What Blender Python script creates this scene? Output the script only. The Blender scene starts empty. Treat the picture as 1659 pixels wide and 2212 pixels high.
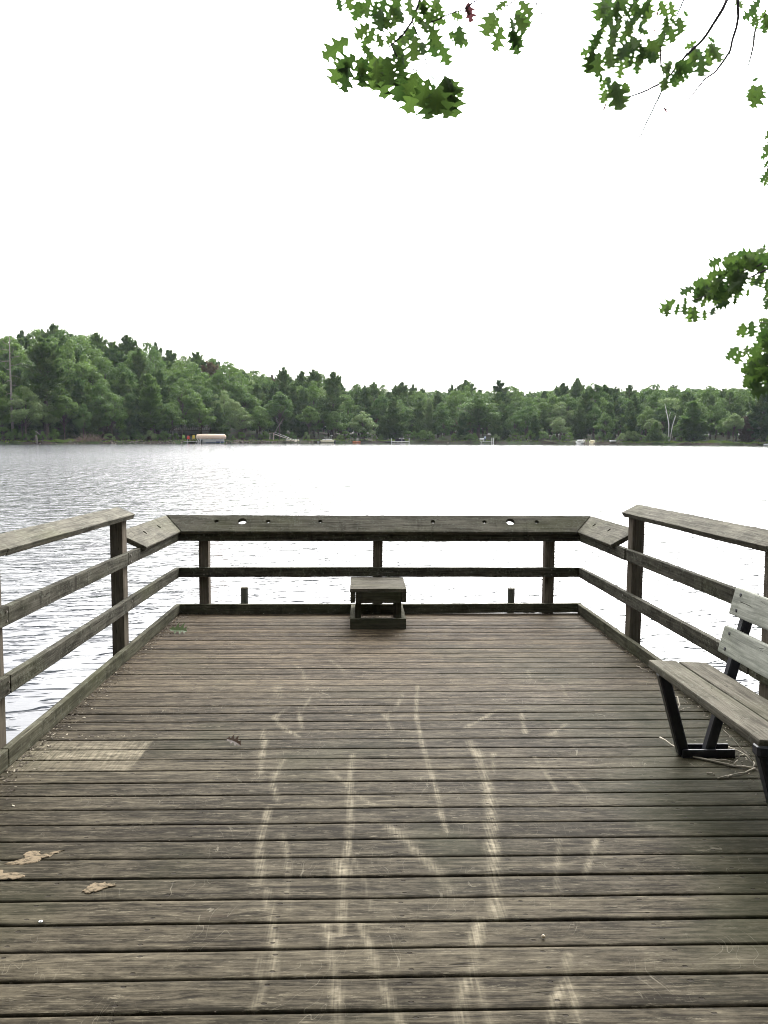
import bpy, bmesh, math, random
import numpy as np
from mathutils import Vector, Matrix
random.seed(11); rng = np.random.default_rng(11)
R = math.radians
SC = bpy.context.scene
COL = SC.collection

# ------------------------------------------------------------------ camera
CAMZ = 1.515
YAW, PITCH, ROLL = 0.027182, 0.091150, 0.0045
F = 1838.0; CX, CY = 829.5, 1106.0          # working frame 1659 x 2212
S = 0.020114                                 # fall of the pier deck towards the lake
WZ = -0.885                                  # water level
_f = Vector((math.sin(YAW)*math.cos(PITCH), math.cos(YAW)*math.cos(PITCH), -math.sin(PITCH)))
_r = Vector((math.cos(YAW), -math.sin(YAW), 0)); _u = _r.cross(_f)
CR = _r*math.cos(ROLL) + _u*math.sin(ROLL); CU = -_r*math.sin(ROLL) + _u*math.cos(ROLL)
cam = bpy.data.cameras.new('camera'); camo = bpy.data.objects.new('camera', cam); COL.objects.link(camo)
cam.sensor_fit = 'HORIZONTAL'; cam.sensor_width = 36.0; cam.lens = 36.0*F/1659.0
cam.clip_start = .05; cam.clip_end = 6000
camo.matrix_world = Matrix(((CR.x, CU.x, -_f.x, 0), (CR.y, CU.y, -_f.y, 0), (CR.z, CU.z, -_f.z, CAMZ), (0, 0, 0, 1)))
SC.camera = camo

def at(px, py, Y):
    """point seen at a place of the photograph (1659 x 2212 frame), at distance Y down the lake"""
    d = _f + CR*((px-CX)/F) - CU*((py-CY)/F)
    return Vector((0, 0, CAMZ)) + d*(Y/d.y)

# ------------------------------------------------------------------ light
SUN_EL, SUN_AZ = R(34), R(14)                # azimuth measured from +Y towards +X
w = bpy.data.worlds.new('World'); SC.world = w; w.use_nodes = True
nt = w.node_tree; nt.nodes.clear()
sky = nt.nodes.new('ShaderNodeTexSky'); sky.sky_type = 'NISHITA'; sky.sun_disc = False
sky.sun_elevation = SUN_EL; sky.sun_rotation = SUN_AZ; sky.air_density = 1.0; sky.dust_density = 6.0; sky.ozone_density = 1.0
hs = nt.nodes.new('ShaderNodeHueSaturation'); hs.inputs['Saturation'].default_value = 0.10
bg = nt.nodes.new('ShaderNodeBackground'); bg.inputs['Strength'].default_value = 0.15
ow = nt.nodes.new('ShaderNodeOutputWorld')
# overcast sky: the cloud deck is brighter overhead than at the horizon
tcw = nt.nodes.new('ShaderNodeTexCoord'); sxw = nt.nodes.new('ShaderNodeSeparateXYZ'); nt.links.new(tcw.outputs['Generated'], sxw.inputs[0])
mrw = nt.nodes.new('ShaderNodeMapRange'); nt.links.new(sxw.outputs[2], mrw.inputs[0]); mrw.inputs[1].default_value = .15; mrw.inputs[2].default_value = 1.0; mrw.inputs[3].default_value = 1.0; mrw.inputs[4].default_value = 3.6
mlw = nt.nodes.new('ShaderNodeVectorMath'); mlw.operation = 'SCALE'
nt.links.new(sky.outputs[0], hs.inputs['Color']); nt.links.new(hs.outputs[0], mlw.inputs[0]); nt.links.new(mrw.outputs[0], mlw.inputs['Scale']); nt.links.new(mlw.outputs[0], bg.inputs['Color']); nt.links.new(bg.outputs[0], ow.inputs[0])
sl = bpy.data.lights.new('sun', 'SUN'); sl.energy = 0.7; sl.angle = R(35); sl.color = (1, .96, .9)
so = bpy.data.objects.new('sun', sl); COL.objects.link(so)
sd = Vector((math.sin(SUN_AZ)*math.cos(SUN_EL), math.cos(SUN_AZ)*math.cos(SUN_EL), math.sin(SUN_EL)))
so.rotation_euler = sd.to_track_quat('Z', 'Y').to_euler()
SC.view_settings.view_transform = 'Standard'; SC.view_settings.look = 'None'
SC.view_settings.exposure = 1.15; SC.view_settings.gamma = 1.0; SC.view_settings.use_curve_mapping = False
SC.cycles.max_bounces = 8; SC.cycles.diffuse_bounces = 3; SC.cycles.glossy_bounces = 3
SC.cycles.transmission_bounces = 3; SC.cycles.transparent_max_bounces = 4; SC.cycles.volume_bounces = 1
SC.cycles.use_denoising = True; SC.cycles.filter_width = 1.0; SC.cycles.denoising_prefilter = 'ACCURATE'
SC.cycles.caustics_reflective = False; SC.cycles.caustics_refractive = False

# ------------------------------------------------------------------ helpers
def tag(o, label=None, cat=None, group=None, kind=None):
    if label: o['label'] = label
    if cat: o['category'] = cat
    if group: o['group'] = group
    if kind: o['kind'] = kind
    return o
def empty(name, loc=(0, 0, 0), rz=0):
    o = bpy.data.objects.new(name, None); COL.objects.link(o); o.location = loc; o.rotation_euler = (0, 0, rz)
    o.empty_display_size = .2
    return o
def link(name, me, mat, parent=None, mw=None):
    o = bpy.data.objects.new(name, me); COL.objects.link(o)
    if mat is not None and not me.materials: me.materials.append(mat)
    if parent is not None: o.parent = parent
    if mw is not None: o.matrix_local = mw
    return o
def mesh(name, v, f, smooth=False):
    me = bpy.data.meshes.new(name)
    v = np.asarray(v, dtype=np.float32).reshape(-1, 3)
    if isinstance(f, np.ndarray):
        n, k = f.shape
        me.vertices.add(len(v)); me.vertices.foreach_set('co', v.ravel())
        me.loops.add(n*k); me.loops.foreach_set('vertex_index', f.astype(np.int32).ravel())
        me.polygons.add(n); me.polygons.foreach_set('loop_start', (np.arange(n)*k).astype(np.int32))
        me.polygons.foreach_set('loop_total', np.full(n, k, dtype=np.int32))
        me.update(calc_edges=True)
    else:
        me.from_pydata([tuple(map(float, p)) for p in v], [], f)
    if smooth:
        me.polygons.foreach_set('use_smooth', np.ones(len(me.polygons), dtype=bool))
    return me
def copy_tree(o, parent=None):
    c = o.copy(); COL.objects.link(c); c.parent = parent
    for ch in list(o.children): copy_tree(ch, c)
    return c
class MB:
    """collects boxes, bars and tubes into one mesh"""
    def __init__(s): s.bm = bmesh.new()
    def box(s, c, d, m=None, bev=0.0):
        t = bmesh.new(); bmesh.ops.create_cube(t, size=1)
        bmesh.ops.scale(t, vec=d, verts=t.verts)
        if bev: bmesh.ops.bevel(t, geom=t.edges[:], offset=bev, segments=1, affect='EDGES')
        M = Matrix.Translation(c) @ (m.to_4x4() if m is not None else Matrix.Identity(4))
        bmesh.ops.transform(t, matrix=M, verts=t.verts)
        tmp = bpy.data.meshes.new('t'); t.to_mesh(tmp); s.bm.from_mesh(tmp); bpy.data.meshes.remove(tmp); t.free(); return s
    def bar(s, p, q, w, h, up=(0, 0, 1), bev=0.0):
        p, q = Vector(p), Vector(q); x = (q-p).normalized(); y = Vector(up).cross(x).normalized(); z = x.cross(y)
        m = Matrix((x, y, z)).transposed()
        return s.box((p+q)/2, ((q-p).length, w, h), m, bev)
    def tube(s, pts, rad, n=8, cap=True):
        pts = [Vector(p) for p in pts]; rad = rad if hasattr(rad, '__len__') else [rad]*len(pts)
        rings = []; ref = None
        for i, p in enumerate(pts):
            t = (pts[min(i+1, len(pts)-1)]-pts[max(i-1, 0)]).normalized()
            if ref is None: ref = t.orthogonal().normalized()
            ref = (ref - t*ref.dot(t)).normalized(); b = t.cross(ref)
            rings.append([s.bm.verts.new(p + (ref*math.cos(a)+b*math.sin(a))*rad[i]) for a in [2*math.pi*k/n for k in range(n)]])
        for a, b in zip(rings, rings[1:]):
            for k in range(n): s.bm.faces.new((a[k], a[(k+1) % n], b[(k+1) % n], b[k]))
        if cap:
            s.bm.faces.new(rings[0][::-1]); s.bm.faces.new(rings[-1])
        return s
    def poly(s, pts):
        s.bm.faces.new([s.bm.verts.new(p) for p in pts]); return s
    def build(s, name, mat, parent=None, smooth=False, mw=None):
        me = bpy.data.meshes.new(name); bmesh.ops.recalc_face_normals(s.bm, faces=s.bm.faces); s.bm.to_mesh(me); s.bm.free()
        if smooth:
            for p in me.polygons: p.use_smooth = True
        return link(name, me, mat, parent, mw)

# ------------------------------------------------------------------ node helper
class N:
    def __init__(s, name):
        s.m = bpy.data.materials.new(name); s.m.use_nodes = True; s.t = s.m.node_tree; s.t.nodes.clear()
        s.out = s.t.nodes.new('ShaderNodeOutputMaterial')
    def n(s, typ, **k):
        nd = s.t.nodes.new('ShaderNode'+typ)
        for a, b in k.items():
            if a.startswith('_'): setattr(nd, a[1:], b)
        return nd
    def put(s, sock, v):
        if isinstance(v, bpy.types.NodeSocket): s.t.links.new(v, sock)
        elif v is not None: sock.default_value = v
    def math(s, op, a, b=None, c=None, clamp=False):
        nd = s.n('Math', _operation=op, _use_clamp=clamp); s.put(nd.inputs[0], a)
        if b is not None: s.put(nd.inputs[1], b)
        if c is not None: s.put(nd.inputs[2], c)
        return nd.outputs[0]
    def mix(s, fac, a, b, typ='MIX'):
        nd = s.n('MixRGB', _blend_type=typ); s.put(nd.inputs[0], fac); s.put(nd.inputs[1], a); s.put(nd.inputs[2], b); return nd.outputs[0]
    def ramp(s, v, a, b, smooth=True):
        nd = s.n('MapRange'); nd.interpolation_type = 'SMOOTHSTEP' if smooth else 'LINEAR'
        s.put(nd.inputs[0], v); nd.inputs[1].default_value = a; nd.inputs[2].default_value = b; return nd.outputs[0]
    def noise(s, vec, scale, det=3, rough=.5, col=False, dist=0):
        nd = s.n('TexNoise'); s.put(nd.inputs['Vector'], vec); nd.inputs['Scale'].default_value = scale
        nd.inputs['Detail'].default_value = det; nd.inputs['Roughness'].default_value = rough; nd.inputs['Distortion'].default_value = dist
        return nd.outputs[1 if col else 0]
    def vmul(s, v, xyz):
        nd = s.n('VectorMath', _operation='MULTIPLY'); s.put(nd.inputs[0], v); nd.inputs[1].default_value = xyz; return nd.outputs[0]
    def vadd(s, v, xyz):
        nd = s.n('VectorMath', _operation='ADD'); s.put(nd.inputs[0], v); s.put(nd.inputs[1], xyz); return nd.outputs[0]
    def bump(s, h, strength=.5, dist=.01, normal=None):
        nd = s.n('Bump'); nd.inputs['Strength'].default_value = strength; nd.inputs['Distance'].default_value = dist
        s.put(nd.inputs['Height'], h)
        if normal is not None: s.put(nd.inputs['Normal'], normal)
        return nd.outputs[0]
    def bsdf(s, color, rough=.7, normal=None, spec=.3, metal=0):
        b = s.n('BsdfPrincipled'); s.put(b.inputs['Base Color'], color); s.put(b.inputs['Roughness'], rough)
        b.inputs['Specular IOR Level'].default_value = spec; b.inputs['Metallic'].default_value = metal
        if normal is not None: s.put(b.inputs['Normal'], normal)
        return b.outputs[0]
    def done(s, sh): s.t.links.new(sh, s.out.inputs[0]); return s.m
def rgb(r, g, b): return (r, g, b, 1)
def plain(name, c, rough=.6, spec=.3, metal=0, var=.15):
    a = N(name); tc = a.n('TexCoord').outputs['Object']
    v = a.ramp(a.noise(tc, 6, 4), .3, .7)
    col = a.mix(v, rgb(*[x*(1-var) for x in c]), rgb(*[min(1, x*(1+var)) for x in c]))
    return a.done(a.bsdf(col, rough, None, spec, metal))

# weathered board wood: grain runs along the board's own X
def wood(name, dark, light, algae=(.075, .08, .04), alg=.35, lichen=0.0, cross=.4):
    a = N(name); tc = a.n('TexCoord').outputs['Object']; rnd = a.n('ObjectInfo').outputs['Random']
    off = a.n('CombineXYZ'); a.put(off.inputs[0], a.math('MULTIPLY', rnd, 37.)); a.put(off.inputs[1], a.math('MULTIPLY', rnd, 11.))
    p = a.vadd(tc, off.outputs[0])
    warp = a.noise(a.vmul(p, (1.2, 6, 6)), 1, 2, col=True)
    p2 = a.vadd(p, a.vmul(warp, (0, .05, .05)))
    g1 = a.noise(a.vmul(p2, (2.2, 70, 70)), 1, 4, .6)
    g2 = a.noise(a.vmul(p2, (6, 260, 260)), 1, 2, .5)
    blot = a.noise(a.vmul(p, (4.5, 13, 13)), 1, 4, .62)
    big = a.noise(a.vmul(p, (1.1, 3, 3)), 1, 3, .55)
    gm = a.math('ADD', a.math('MULTIPLY', g1, .5), a.math('ADD', a.math('MULTIPLY', g2, .25), a.math('MULTIPLY', blot, .45)))
    col = a.mix(a.ramp(gm, .42, .82), rgb(*dark), rgb(*light))
    col = a.mix(a.math('MULTIPLY', a.ramp(big, .45, .75), alg), col, rgb(*algae))
    # dark cross bands and water marks
    wv = a.noise(a.vmul(p, (9, 2.5, 2.5)), 1, 3, .6)
    col = a.mix(a.math('MULTIPLY', a.ramp(wv, .55, .7), cross), col, rgb(*[c*.45 for c in dark]))
    # cracks
    ck = a.noise(a.vmul(p2, (1.3, 45, 45)), 1, 1, .4)
    ckm = a.math('SUBTRACT', 1.0, a.ramp(a.math('ABSOLUTE', a.math('SUBTRACT', ck, .5)), 0, .012), clamp=True)
    ckm = a.math('MULTIPLY', ckm, a.ramp(blot, .5, .6))
    col = a.mix(a.math('MULTIPLY', ckm, .8), col, rgb(.012, .01, .008))
    if lichen:
        li = a.noise(p, 55, 5, .7); li2 = a.noise(p, 14, 4, .6)
        lm = a.math('MULTIPLY', a.ramp(li, .5, .62), a.ramp(li2, .4, .6))
        col = a.mix(a.math('MULTIPLY', lm, lichen), col, rgb(.19, .20, .16))
    h = a.math('ADD', a.math('MULTIPLY', g1, .7), a.math('MULTIPLY', ckm, -1.2))
    nb = a.bump(h, .55, .004)
    return a.done(a.bsdf(col, .9, nb, .03))
RAIL = wood('rail_wood', (.016, .015, .011), (.092, .086, .069), alg=.35, lichen=.35, cross=.55)
CAPW = wood('cap_wood', (.040, .037, .030), (.145, .135, .108), alg=.4, lichen=.4)
POSTW = wood('post_wood', (.058, .049, .038), (.155, .132, .105), alg=.12, cross=.15)
KERBW = wood('kerb_wood', (.024, .023, .015), (.095, .090, .064), algae=(.040, .044, .020), alg=.5, lichen=.25)
SEATW = wood('seat_wood', (.042, .038, .030), (.135, .124, .100), alg=.25, cross=.1, lichen=.25)
SLATW = wood('slat_wood', (.15, .155, .135), (.38, .385, .335), algae=(.11, .13, .085), alg=.4, cross=.0, lichen=.5)
STOOLW = wood('stool_wood', (.030, .028, .020), (.085, .080, .058), algae=(.035, .04, .018), alg=.5)

# deck boards: world coordinates, boards run along X, PITCHD apart in Y
PITCHD, Y0D = .1463, 2.178
def deck_material():
    a = N('deck_wood'); tc = a.n('TexCoord').outputs['Object']
    sp = a.n('SeparateXYZ'); a.put(sp.inputs[0], tc); X, Y = sp.outputs[0], sp.outputs[1]
    k = a.math('DIVIDE', a.math('SUBTRACT', Y, Y0D), PITCHD); idx = a.math('FLOOR', k); fr = a.math('FRACT', k)
    wn = a.n('TexWhiteNoise', _noise_dimensions='1D'); a.put(wn.inputs['W'], idx); bid = wn.outputs[0]
    wn2 = a.n('TexWhiteNoise', _noise_dimensions='1D'); a.put(wn2.inputs['W'], a.math('ADD', idx, 57.3)); bid2 = wn2.outputs[0]
    cb = a.n('CombineXYZ'); a.put(cb.inputs[0], a.math('ADD', X, a.math('MULTIPLY', bid, 90.)))
    a.put(cb.inputs[1], Y); a.put(cb.inputs[2], a.math('MULTIPLY', bid, 13.))
    p = cb.outputs[0]
    warp = a.noise(a.vmul(p, (.9, 5, 1)), 1, 2, col=True)
    # knots bend the grain
    vo = a.n('TexVoronoi'); a.put(vo.inputs['Vector'], a.vmul(p, (1.15, 6.5, 1))); vo.inputs['Scale'].default_value = 1; vo.inputs['Randomness'].default_value = 1
    kd = vo.outputs['Distance']; knot = a.math('SUBTRACT', 1, a.ramp(kd, .0, .30), clamp=True)
    p2 = a.vadd(p, a.vmul(warp, (0, .055, 0)))
    cb2 = a.n('CombineXYZ'); a.put(cb2.inputs[1], a.math('MULTIPLY', knot, .03)); p2 = a.vadd(p2, cb2.outputs[0])
    g1 = a.noise(a.vmul(p2, (1.6, 62, 1)), 1, 4, .62)
    g2 = a.noise(a.vmul(p2, (5, 330, 1)), 1, 2, .5)
    blot = a.noise(a.vmul(p, (5.0, 17, 1)), 1, 5, .65)
    big = a.noise(tc, .9, 3, .55)
    fine = a.noise(a.vmul(tc, (26, 75, 1)), 1, 4, .7); mid = a.noise(a.vmul(p, (13, 48, 1)), 1, 4, .7)
    gm = a.math('ADD', a.math('MULTIPLY', g1, .48), a.math('ADD', a.math('MULTIPLY', g2, .26), a.math('MULTIPLY', blot, .36)))
    gm = a.math('ADD', gm, a.math('MULTIPLY', a.math('SUBTRACT', bid2, .5), .10))
    gm = a.math('ADD', gm, a.math('ADD', a.math('MULTIPLY', a.math('SUBTRACT', fine, .5), .22), a.math('MULTIPLY', a.math('SUBTRACT', mid, .5), .42)))
    base = a.mix(a.ramp(gm, .41, .72), rgb(.0125, .0106, .0072), rgb(.068, .058, .040))
    base = a.mix(a.ramp(gm, .66, .84), base, rgb(.125, .108, .077))
    fl = a.noise(a.vmul(p2, (16, 150, 1)), 1, 5, .78); fl2 = a.noise(a.vmul(p, (7, 34, 1)), 1, 5, .72)
    lf_ = a.math('MULTIPLY', a.ramp(fl, .53, .60), a.ramp(fl2, .50, .60)); df_ = a.math('MULTIPLY', a.math('SUBTRACT', 1, a.ramp(fl, .40, .47), clamp=True), a.math('SUBTRACT', 1, a.ramp(fl2, .42, .52), clamp=True))
    base = a.mix(a.math('MULTIPLY', lf_, .5), base, rgb(.165, .145, .104)); base = a.mix(a.math('MULTIPLY', df_, .75), base, rgb(.012, .010, .007))
    # far end is browner, and lightened to paint in the open light beyond the tree shade; the near boards greener and darker with algae, and the right edge under the trees
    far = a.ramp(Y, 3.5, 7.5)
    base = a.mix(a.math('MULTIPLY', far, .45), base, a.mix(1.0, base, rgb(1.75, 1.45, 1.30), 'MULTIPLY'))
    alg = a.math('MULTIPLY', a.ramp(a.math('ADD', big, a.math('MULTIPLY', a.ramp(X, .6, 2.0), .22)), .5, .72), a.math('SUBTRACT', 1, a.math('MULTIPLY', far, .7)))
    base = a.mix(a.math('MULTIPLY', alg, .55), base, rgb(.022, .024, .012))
    # worn tyre and shoe tracks carried on the mesh
    at_ = a.n('Attribute'); at_.attribute_name = 'wear'; wear = at_.outputs['Fac']
    st = a.noise(a.vmul(tc, (120, 5, 1)), 1, 2, .5); st2 = a.noise(a.vmul(tc, (26, 50, 1)), 1, 3, .6)
    wm = a.math('MULTIPLY', wear, a.math('ADD', a.math('MULTIPLY', a.ramp(st, .36, .66), .5), a.math('MULTIPLY', a.ramp(st2, .25, .8), .8)))
    wm = a.math('MULTIPLY', a.math('MULTIPLY', wm, a.math('ADD', .55, a.math('MULTIPLY', bid, .6))), a.math('ADD', .55, a.math('MULTIPLY', a.ramp(fl2, .40, .58), .5)), clamp=True)
    base = a.mix(wm, base, rgb(.195, .170, .122))
    # thin random scuffs
    sc1 = a.noise(a.vmul(a.vadd(tc, a.vmul(a.noise(tc, 2.3, 2, col=True), (.5, .5, 0))), (22, 5, 1)), 1, 1)
    scm = a.math('SUBTRACT', 1, a.ramp(a.math('ABSOLUTE', a.math('SUBTRACT', sc1, .5)), 0, .006), clamp=True)
    scm = a.math('MULTIPLY', scm, a.ramp(a.noise(tc, 3.1, 2), .52, .62))
    base = a.mix(a.math('MULTIPLY', scm, .35), base, rgb(.19, .17, .13))
    # splits, rare dark knots, screw heads on the joist lines
    ck = a.noise(a.vmul(p2, (.8, 30, 1)), 1, 1, .4)
    ckm = a.math('SUBTRACT', 1, a.ramp(a.math('ABSOLUTE', a.math('SUBTRACT', ck, .5)), 0, .010), clamp=True)
    ckm = a.math('MULTIPLY', ckm, a.ramp(a.noise(a.vmul(p, (1.5, 9, 1)), 1, 2), .56, .62))
    base = a.mix(a.math('MULTIPLY', ckm, .85), base, rgb(.014, .012, .010))
    kn = a.math('MULTIPLY', a.math('SUBTRACT', 1, a.ramp(kd, .015, .075), clamp=True), a.math('GREATER_THAN', bid2, .62))
    base = a.mix(a.math('MULTIPLY', kn, .6), base, rgb(.035, .026, .018))
    jx = a.math('SUBTRACT', a.math('FRACT', a.math('DIVIDE', a.math('ADD', X, a.math('ADD', .05, a.math('MULTIPLY', bid, .02))), .405)), .5)
    jx = a.math('MULTIPLY', jx, .405)
    fy = a.math('MULTIPLY', a.math('SUBTRACT', a.math('ABSOLUTE', a.math('SUBTRACT', fr, .5)), .28), PITCHD)
    rr = a.math('SQRT', a.math('ADD', a.math('POWER', a.math('MULTIPLY', jx, .62), 2.), a.math('POWER', fy, 2.)))
    nm = a.math('SUBTRACT', 1, a.ramp(rr, .0034, .0062), clamp=True)
    base = a.mix(a.math('MULTIPLY', nm, .8), base, rgb(.02, .017, .014))
    # ragged, rounded and dirty board edges
    eg = a.math('ABSOLUTE', a.math('SUBTRACT', fr, .5))
    base = a.mix(a.math('MULTIPLY', a.ramp(a.math('ADD', eg, a.math('MULTIPLY', a.math('SUBTRACT', blot, .5), .06)), .44, .48), .5), base, rgb(.025, .022, .017))
    h = a.math('ADD', a.math('MULTIPLY', g1, .8), a.math('ADD', a.math('MULTIPLY', g2, .35), a.math('MULTIPLY', a.math('ADD', ckm, nm), -1.5)))
    nb = a.bump(h, .6, .004)
    nb = a.bump(big, .2, .03, nb)
    return a.done(a.bsdf(base, a.math('SUBTRACT', .82, a.math('MULTIPLY', blot, .2)), nb, .025))
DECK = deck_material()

METAL = plain('black_painted_steel', (.012, .013, .018), .38, .45, 0, .4)
GALV = plain('galvanised_bolt', (.16, .14, .12), .5, .5, .6)

# ------------------------------------------------------------------ the pier
XL, XR, YB = -1.680, 2.039, 7.834
def dz(Y, h=0.0): return h - S*Y
def dp(X, Y, h=0.0): return Vector((X, Y, dz(Y, h)))
pier = tag(empty('fishing_pier', (0.18, 4, dz(4)-.8)), 'weathered grey wooden fishing pier with railings, kerbs and slanted rod-holder rail', 'pier')
bpy.context.view_layer.update()
PINV = pier.matrix_world.inverted()
def rag(me, amt, seed=0):
    """tiny irregularities so that edges are not ruler straight"""
    r = random.Random(seed)
    ph = [r.uniform(0, 6.28) for _ in range(6)]
    for v in me.vertices:
        x = v.co.x
        v.co.y += amt*(math.sin(x*2.1+ph[0])+.6*math.sin(x*5.3+ph[1])+.3*math.sin(x*17+ph[2]))
        v.co.z += amt*(math.sin(x*1.7+ph[3])+.5*math.sin(x*6.1+ph[4])+.3*math.sin(x*21+ph[5]))
_bs = [0]
def board(name, p, q, wd, th, mat, parent=pier, up=(0, 0, 1), bev=.004, cutp=None, cutq=None, roll=0):
    """a sawn board from p to q (centre line); wd across (local Y), th along 'up' (local Z); optional end-cut planes"""
    p, q = Vector(p), Vector(q); x = (q-p).normalized(); y = Vector(up).cross(x).normalized(); z = x.cross(y)
    m = Matrix((x, y, z)).transposed().to_4x4()
    if roll: m = m @ Matrix.Rotation(roll, 4, 'X')
    m.translation = (p+q)/2
    L = (q-p).length; bm = bmesh.new(); bmesh.ops.create_cube(bm, size=1); bmesh.ops.scale(bm, vec=(L, wd, th), verts=bm.verts)
    inv = m.inverted()
    for c in (cutp, cutq):
        if c:
            co = inv @ Vector(c[0]); no = inv.to_3x3() @ Vector(c[1])
            bmesh.ops.bisect_plane(bm, geom=bm.verts[:]+bm.edges[:]+bm.faces[:], plane_co=co, plane_no=no, clear_outer=True)
            bmesh.ops.holes_fill(bm, edges=[e for e in bm.edges if e.is_boundary])
    bmesh.ops.bevel(bm, geom=bm.edges[:], offset=bev, segments=2, affect='EDGES', profile=.6)
    nseg = max(2, int(L/.12))
    for i in range(1, nseg):
        bmesh.ops.bisect_plane(bm, geom=bm.verts[:]+bm.edges[:]+bm.faces[:], plane_co=(-L/2+L*i/nseg, 0, 0), plane_no=(1, 0, 0))
    bmesh.ops.recalc_face_normals(bm, faces=bm.faces)
    me = bpy.data.meshes.new(name); bm.to_mesh(me); bm.free(); _bs[0] += 1; rag(me, .0012, _bs[0])
    mw = m if parent is None else parent.matrix_world.inverted() @ m
    o = link(name, me, mat, parent, mw); return o

TRACKS = [
(0.045,0.8,[(-0.5,4.36),(-0.49,4.1),(-0.47,3.89)]),(0.045,0.7,[(-0.38,4.07),(-0.4,3.86),(-0.4,3.75),(-0.36,3.58)]),(0.05,0.8,[(-0.39,3.5),(-0.39,3.28),(-0.38,3.1),(-0.35,2.87)]),
(0.05,0.7,[(-0.32,2.82),(-0.28,2.59),(-0.26,2.46),(-0.25,2.34)]),(0.035,0.55,[(-0.31,3.25),(-0.27,3.05),(-0.24,2.69)]),(0.045,0.8,[(-0.04,4.13),(-0.05,3.78),(-0.04,3.38),(-0.05,3.09),(-0.07,2.93),(-0.06,2.78),(-0.06,2.55)]),
(0.11,1.0,[(-0.08,3.01),(-0.06,2.93)]),(0.035,0.6,[(-0.16,3.97),(-0.07,3.76),(0.0,3.6),(0.06,3.52)]),(0.03,0.5,[(-0.03,3.06),(0.02,2.86),(0.04,2.69)]),(0.035,0.8,[(0.32,4.33),(0.33,3.96),(0.34,3.68),(0.34,3.36),(0.35,3.26)]),
(0.08,0.8,[(0.57,4.32),(0.59,4.08),(0.58,3.77),(0.56,3.51),(0.51,3.15),(0.48,2.92),(0.46,2.78),(0.45,2.62)]),(0.04,0.6,[(0.67,4.14),(0.63,3.88)]),(0.07,0.6,[(0.12,3.31),(0.18,3.17),(0.22,3.08),(0.28,2.94),(0.31,2.79)]),
(0.065,0.8,[(0.39,2.62),(0.36,2.51),(0.33,2.36),(0.28,2.23),(0.26,2.0)]),(0.05,0.6,[(0.33,2.31),(0.34,2.22),(0.36,2.0)]),(0.045,0.8,[(-0.11,2.6),(-0.09,2.46),(-0.07,2.31),(-0.05,2.0)]),(0.045,0.7,[(-0.0,2.6),(0.03,2.47),(0.06,2.3),(0.14,2.0)]),
(0.04,0.6,[(-0.3,2.42),(-0.29,2.34),(-0.27,2.28),(-0.29,2.2)]),(0.05,0.7,[(-0.43,4.93),(-0.49,4.73),(-0.41,4.53),(-0.33,4.41)]),(0.04,0.6,[(-0.37,4.93),(-0.32,4.53)]),(0.04,0.6,[(-0.53,4.53),(-0.48,4.04)]),(0.1,0.5,[(-0.53,5.41),(-0.51,5.12)]),
(0.05,0.5,[(0.26,5.19),(0.2,4.85),(0.14,4.79),(0.17,4.52)]),(0.04,0.8,[(0.37,5.4),(0.32,4.78),(0.32,4.23),(0.33,4.03)]),(0.04,0.5,[(-0.47,5.94),(-0.4,5.78),(-0.37,5.55)]),(0.03,0.6,[(-0.31,5.16),(-0.34,4.83)]),(0.05,0.6,[(0.8,4.85),(0.58,4.55)]),
(0.04,0.6,[(0.94,4.84),(0.89,4.45)]),(0.05,0.5,[(1.15,4.6),(1.02,4.42)]),(0.03,0.5,[(1.31,5.39),(1.28,5.14)]),(0.04,0.4,[(1.16,5.77),(1.14,5.53)]),(0.035,0.6,[(0.87,4.09),(0.88,3.82),(0.88,3.66)]),(0.06,0.4,[(0.97,3.86),(1.01,3.64)]),
(0.04,0.6,[(0.93,3.19),(0.85,3.0),(0.8,2.89)]),(0.035,0.5,[(0.78,3.18),(0.71,2.93),(0.68,2.78)]),(0.045,0.8,[(0.63,2.42),(0.59,2.3),(0.53,2.19),(0.47,2.0)]),(0.045,0.7,[(0.6,2.31),(0.59,2.18),(0.58,2.0)]),
(0.05,0.35,[(-0.56,7.52),(-0.43,7.12)]),(0.06,0.4,[(-0.23,6.1),(-0.12,5.78)])]
def wear_at(x, y):
    out = np.zeros_like(x)
    for wd, st, pl in TRACKS:
        d = np.full_like(x, 9.)
        for (ax, ay), (bx, by) in zip(pl, pl[1:]):
            vx, vy = bx-ax, by-ay; t = np.clip(((x-ax)*vx+(y-ay)*vy)/(vx*vx+vy*vy), 0, 1)
            d = np.minimum(d, np.hypot(x-ax-t*vx, y-ay-t*vy))
        out = np.maximum(out, st*np.clip(1.1-.95*d/(wd*.40)+.15*np.sin(y*29+x*11), 0, 1))
    # pale scraped patch by the left kerb, edge slanting
    m = (y > 3.93) & (y < 4.36) & (x < -1.10+(y-3.914)*.04)
    out = np.maximum(out, np.where(m, .78, 0))
    # pale ends of two boards at the left
    return out
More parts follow.
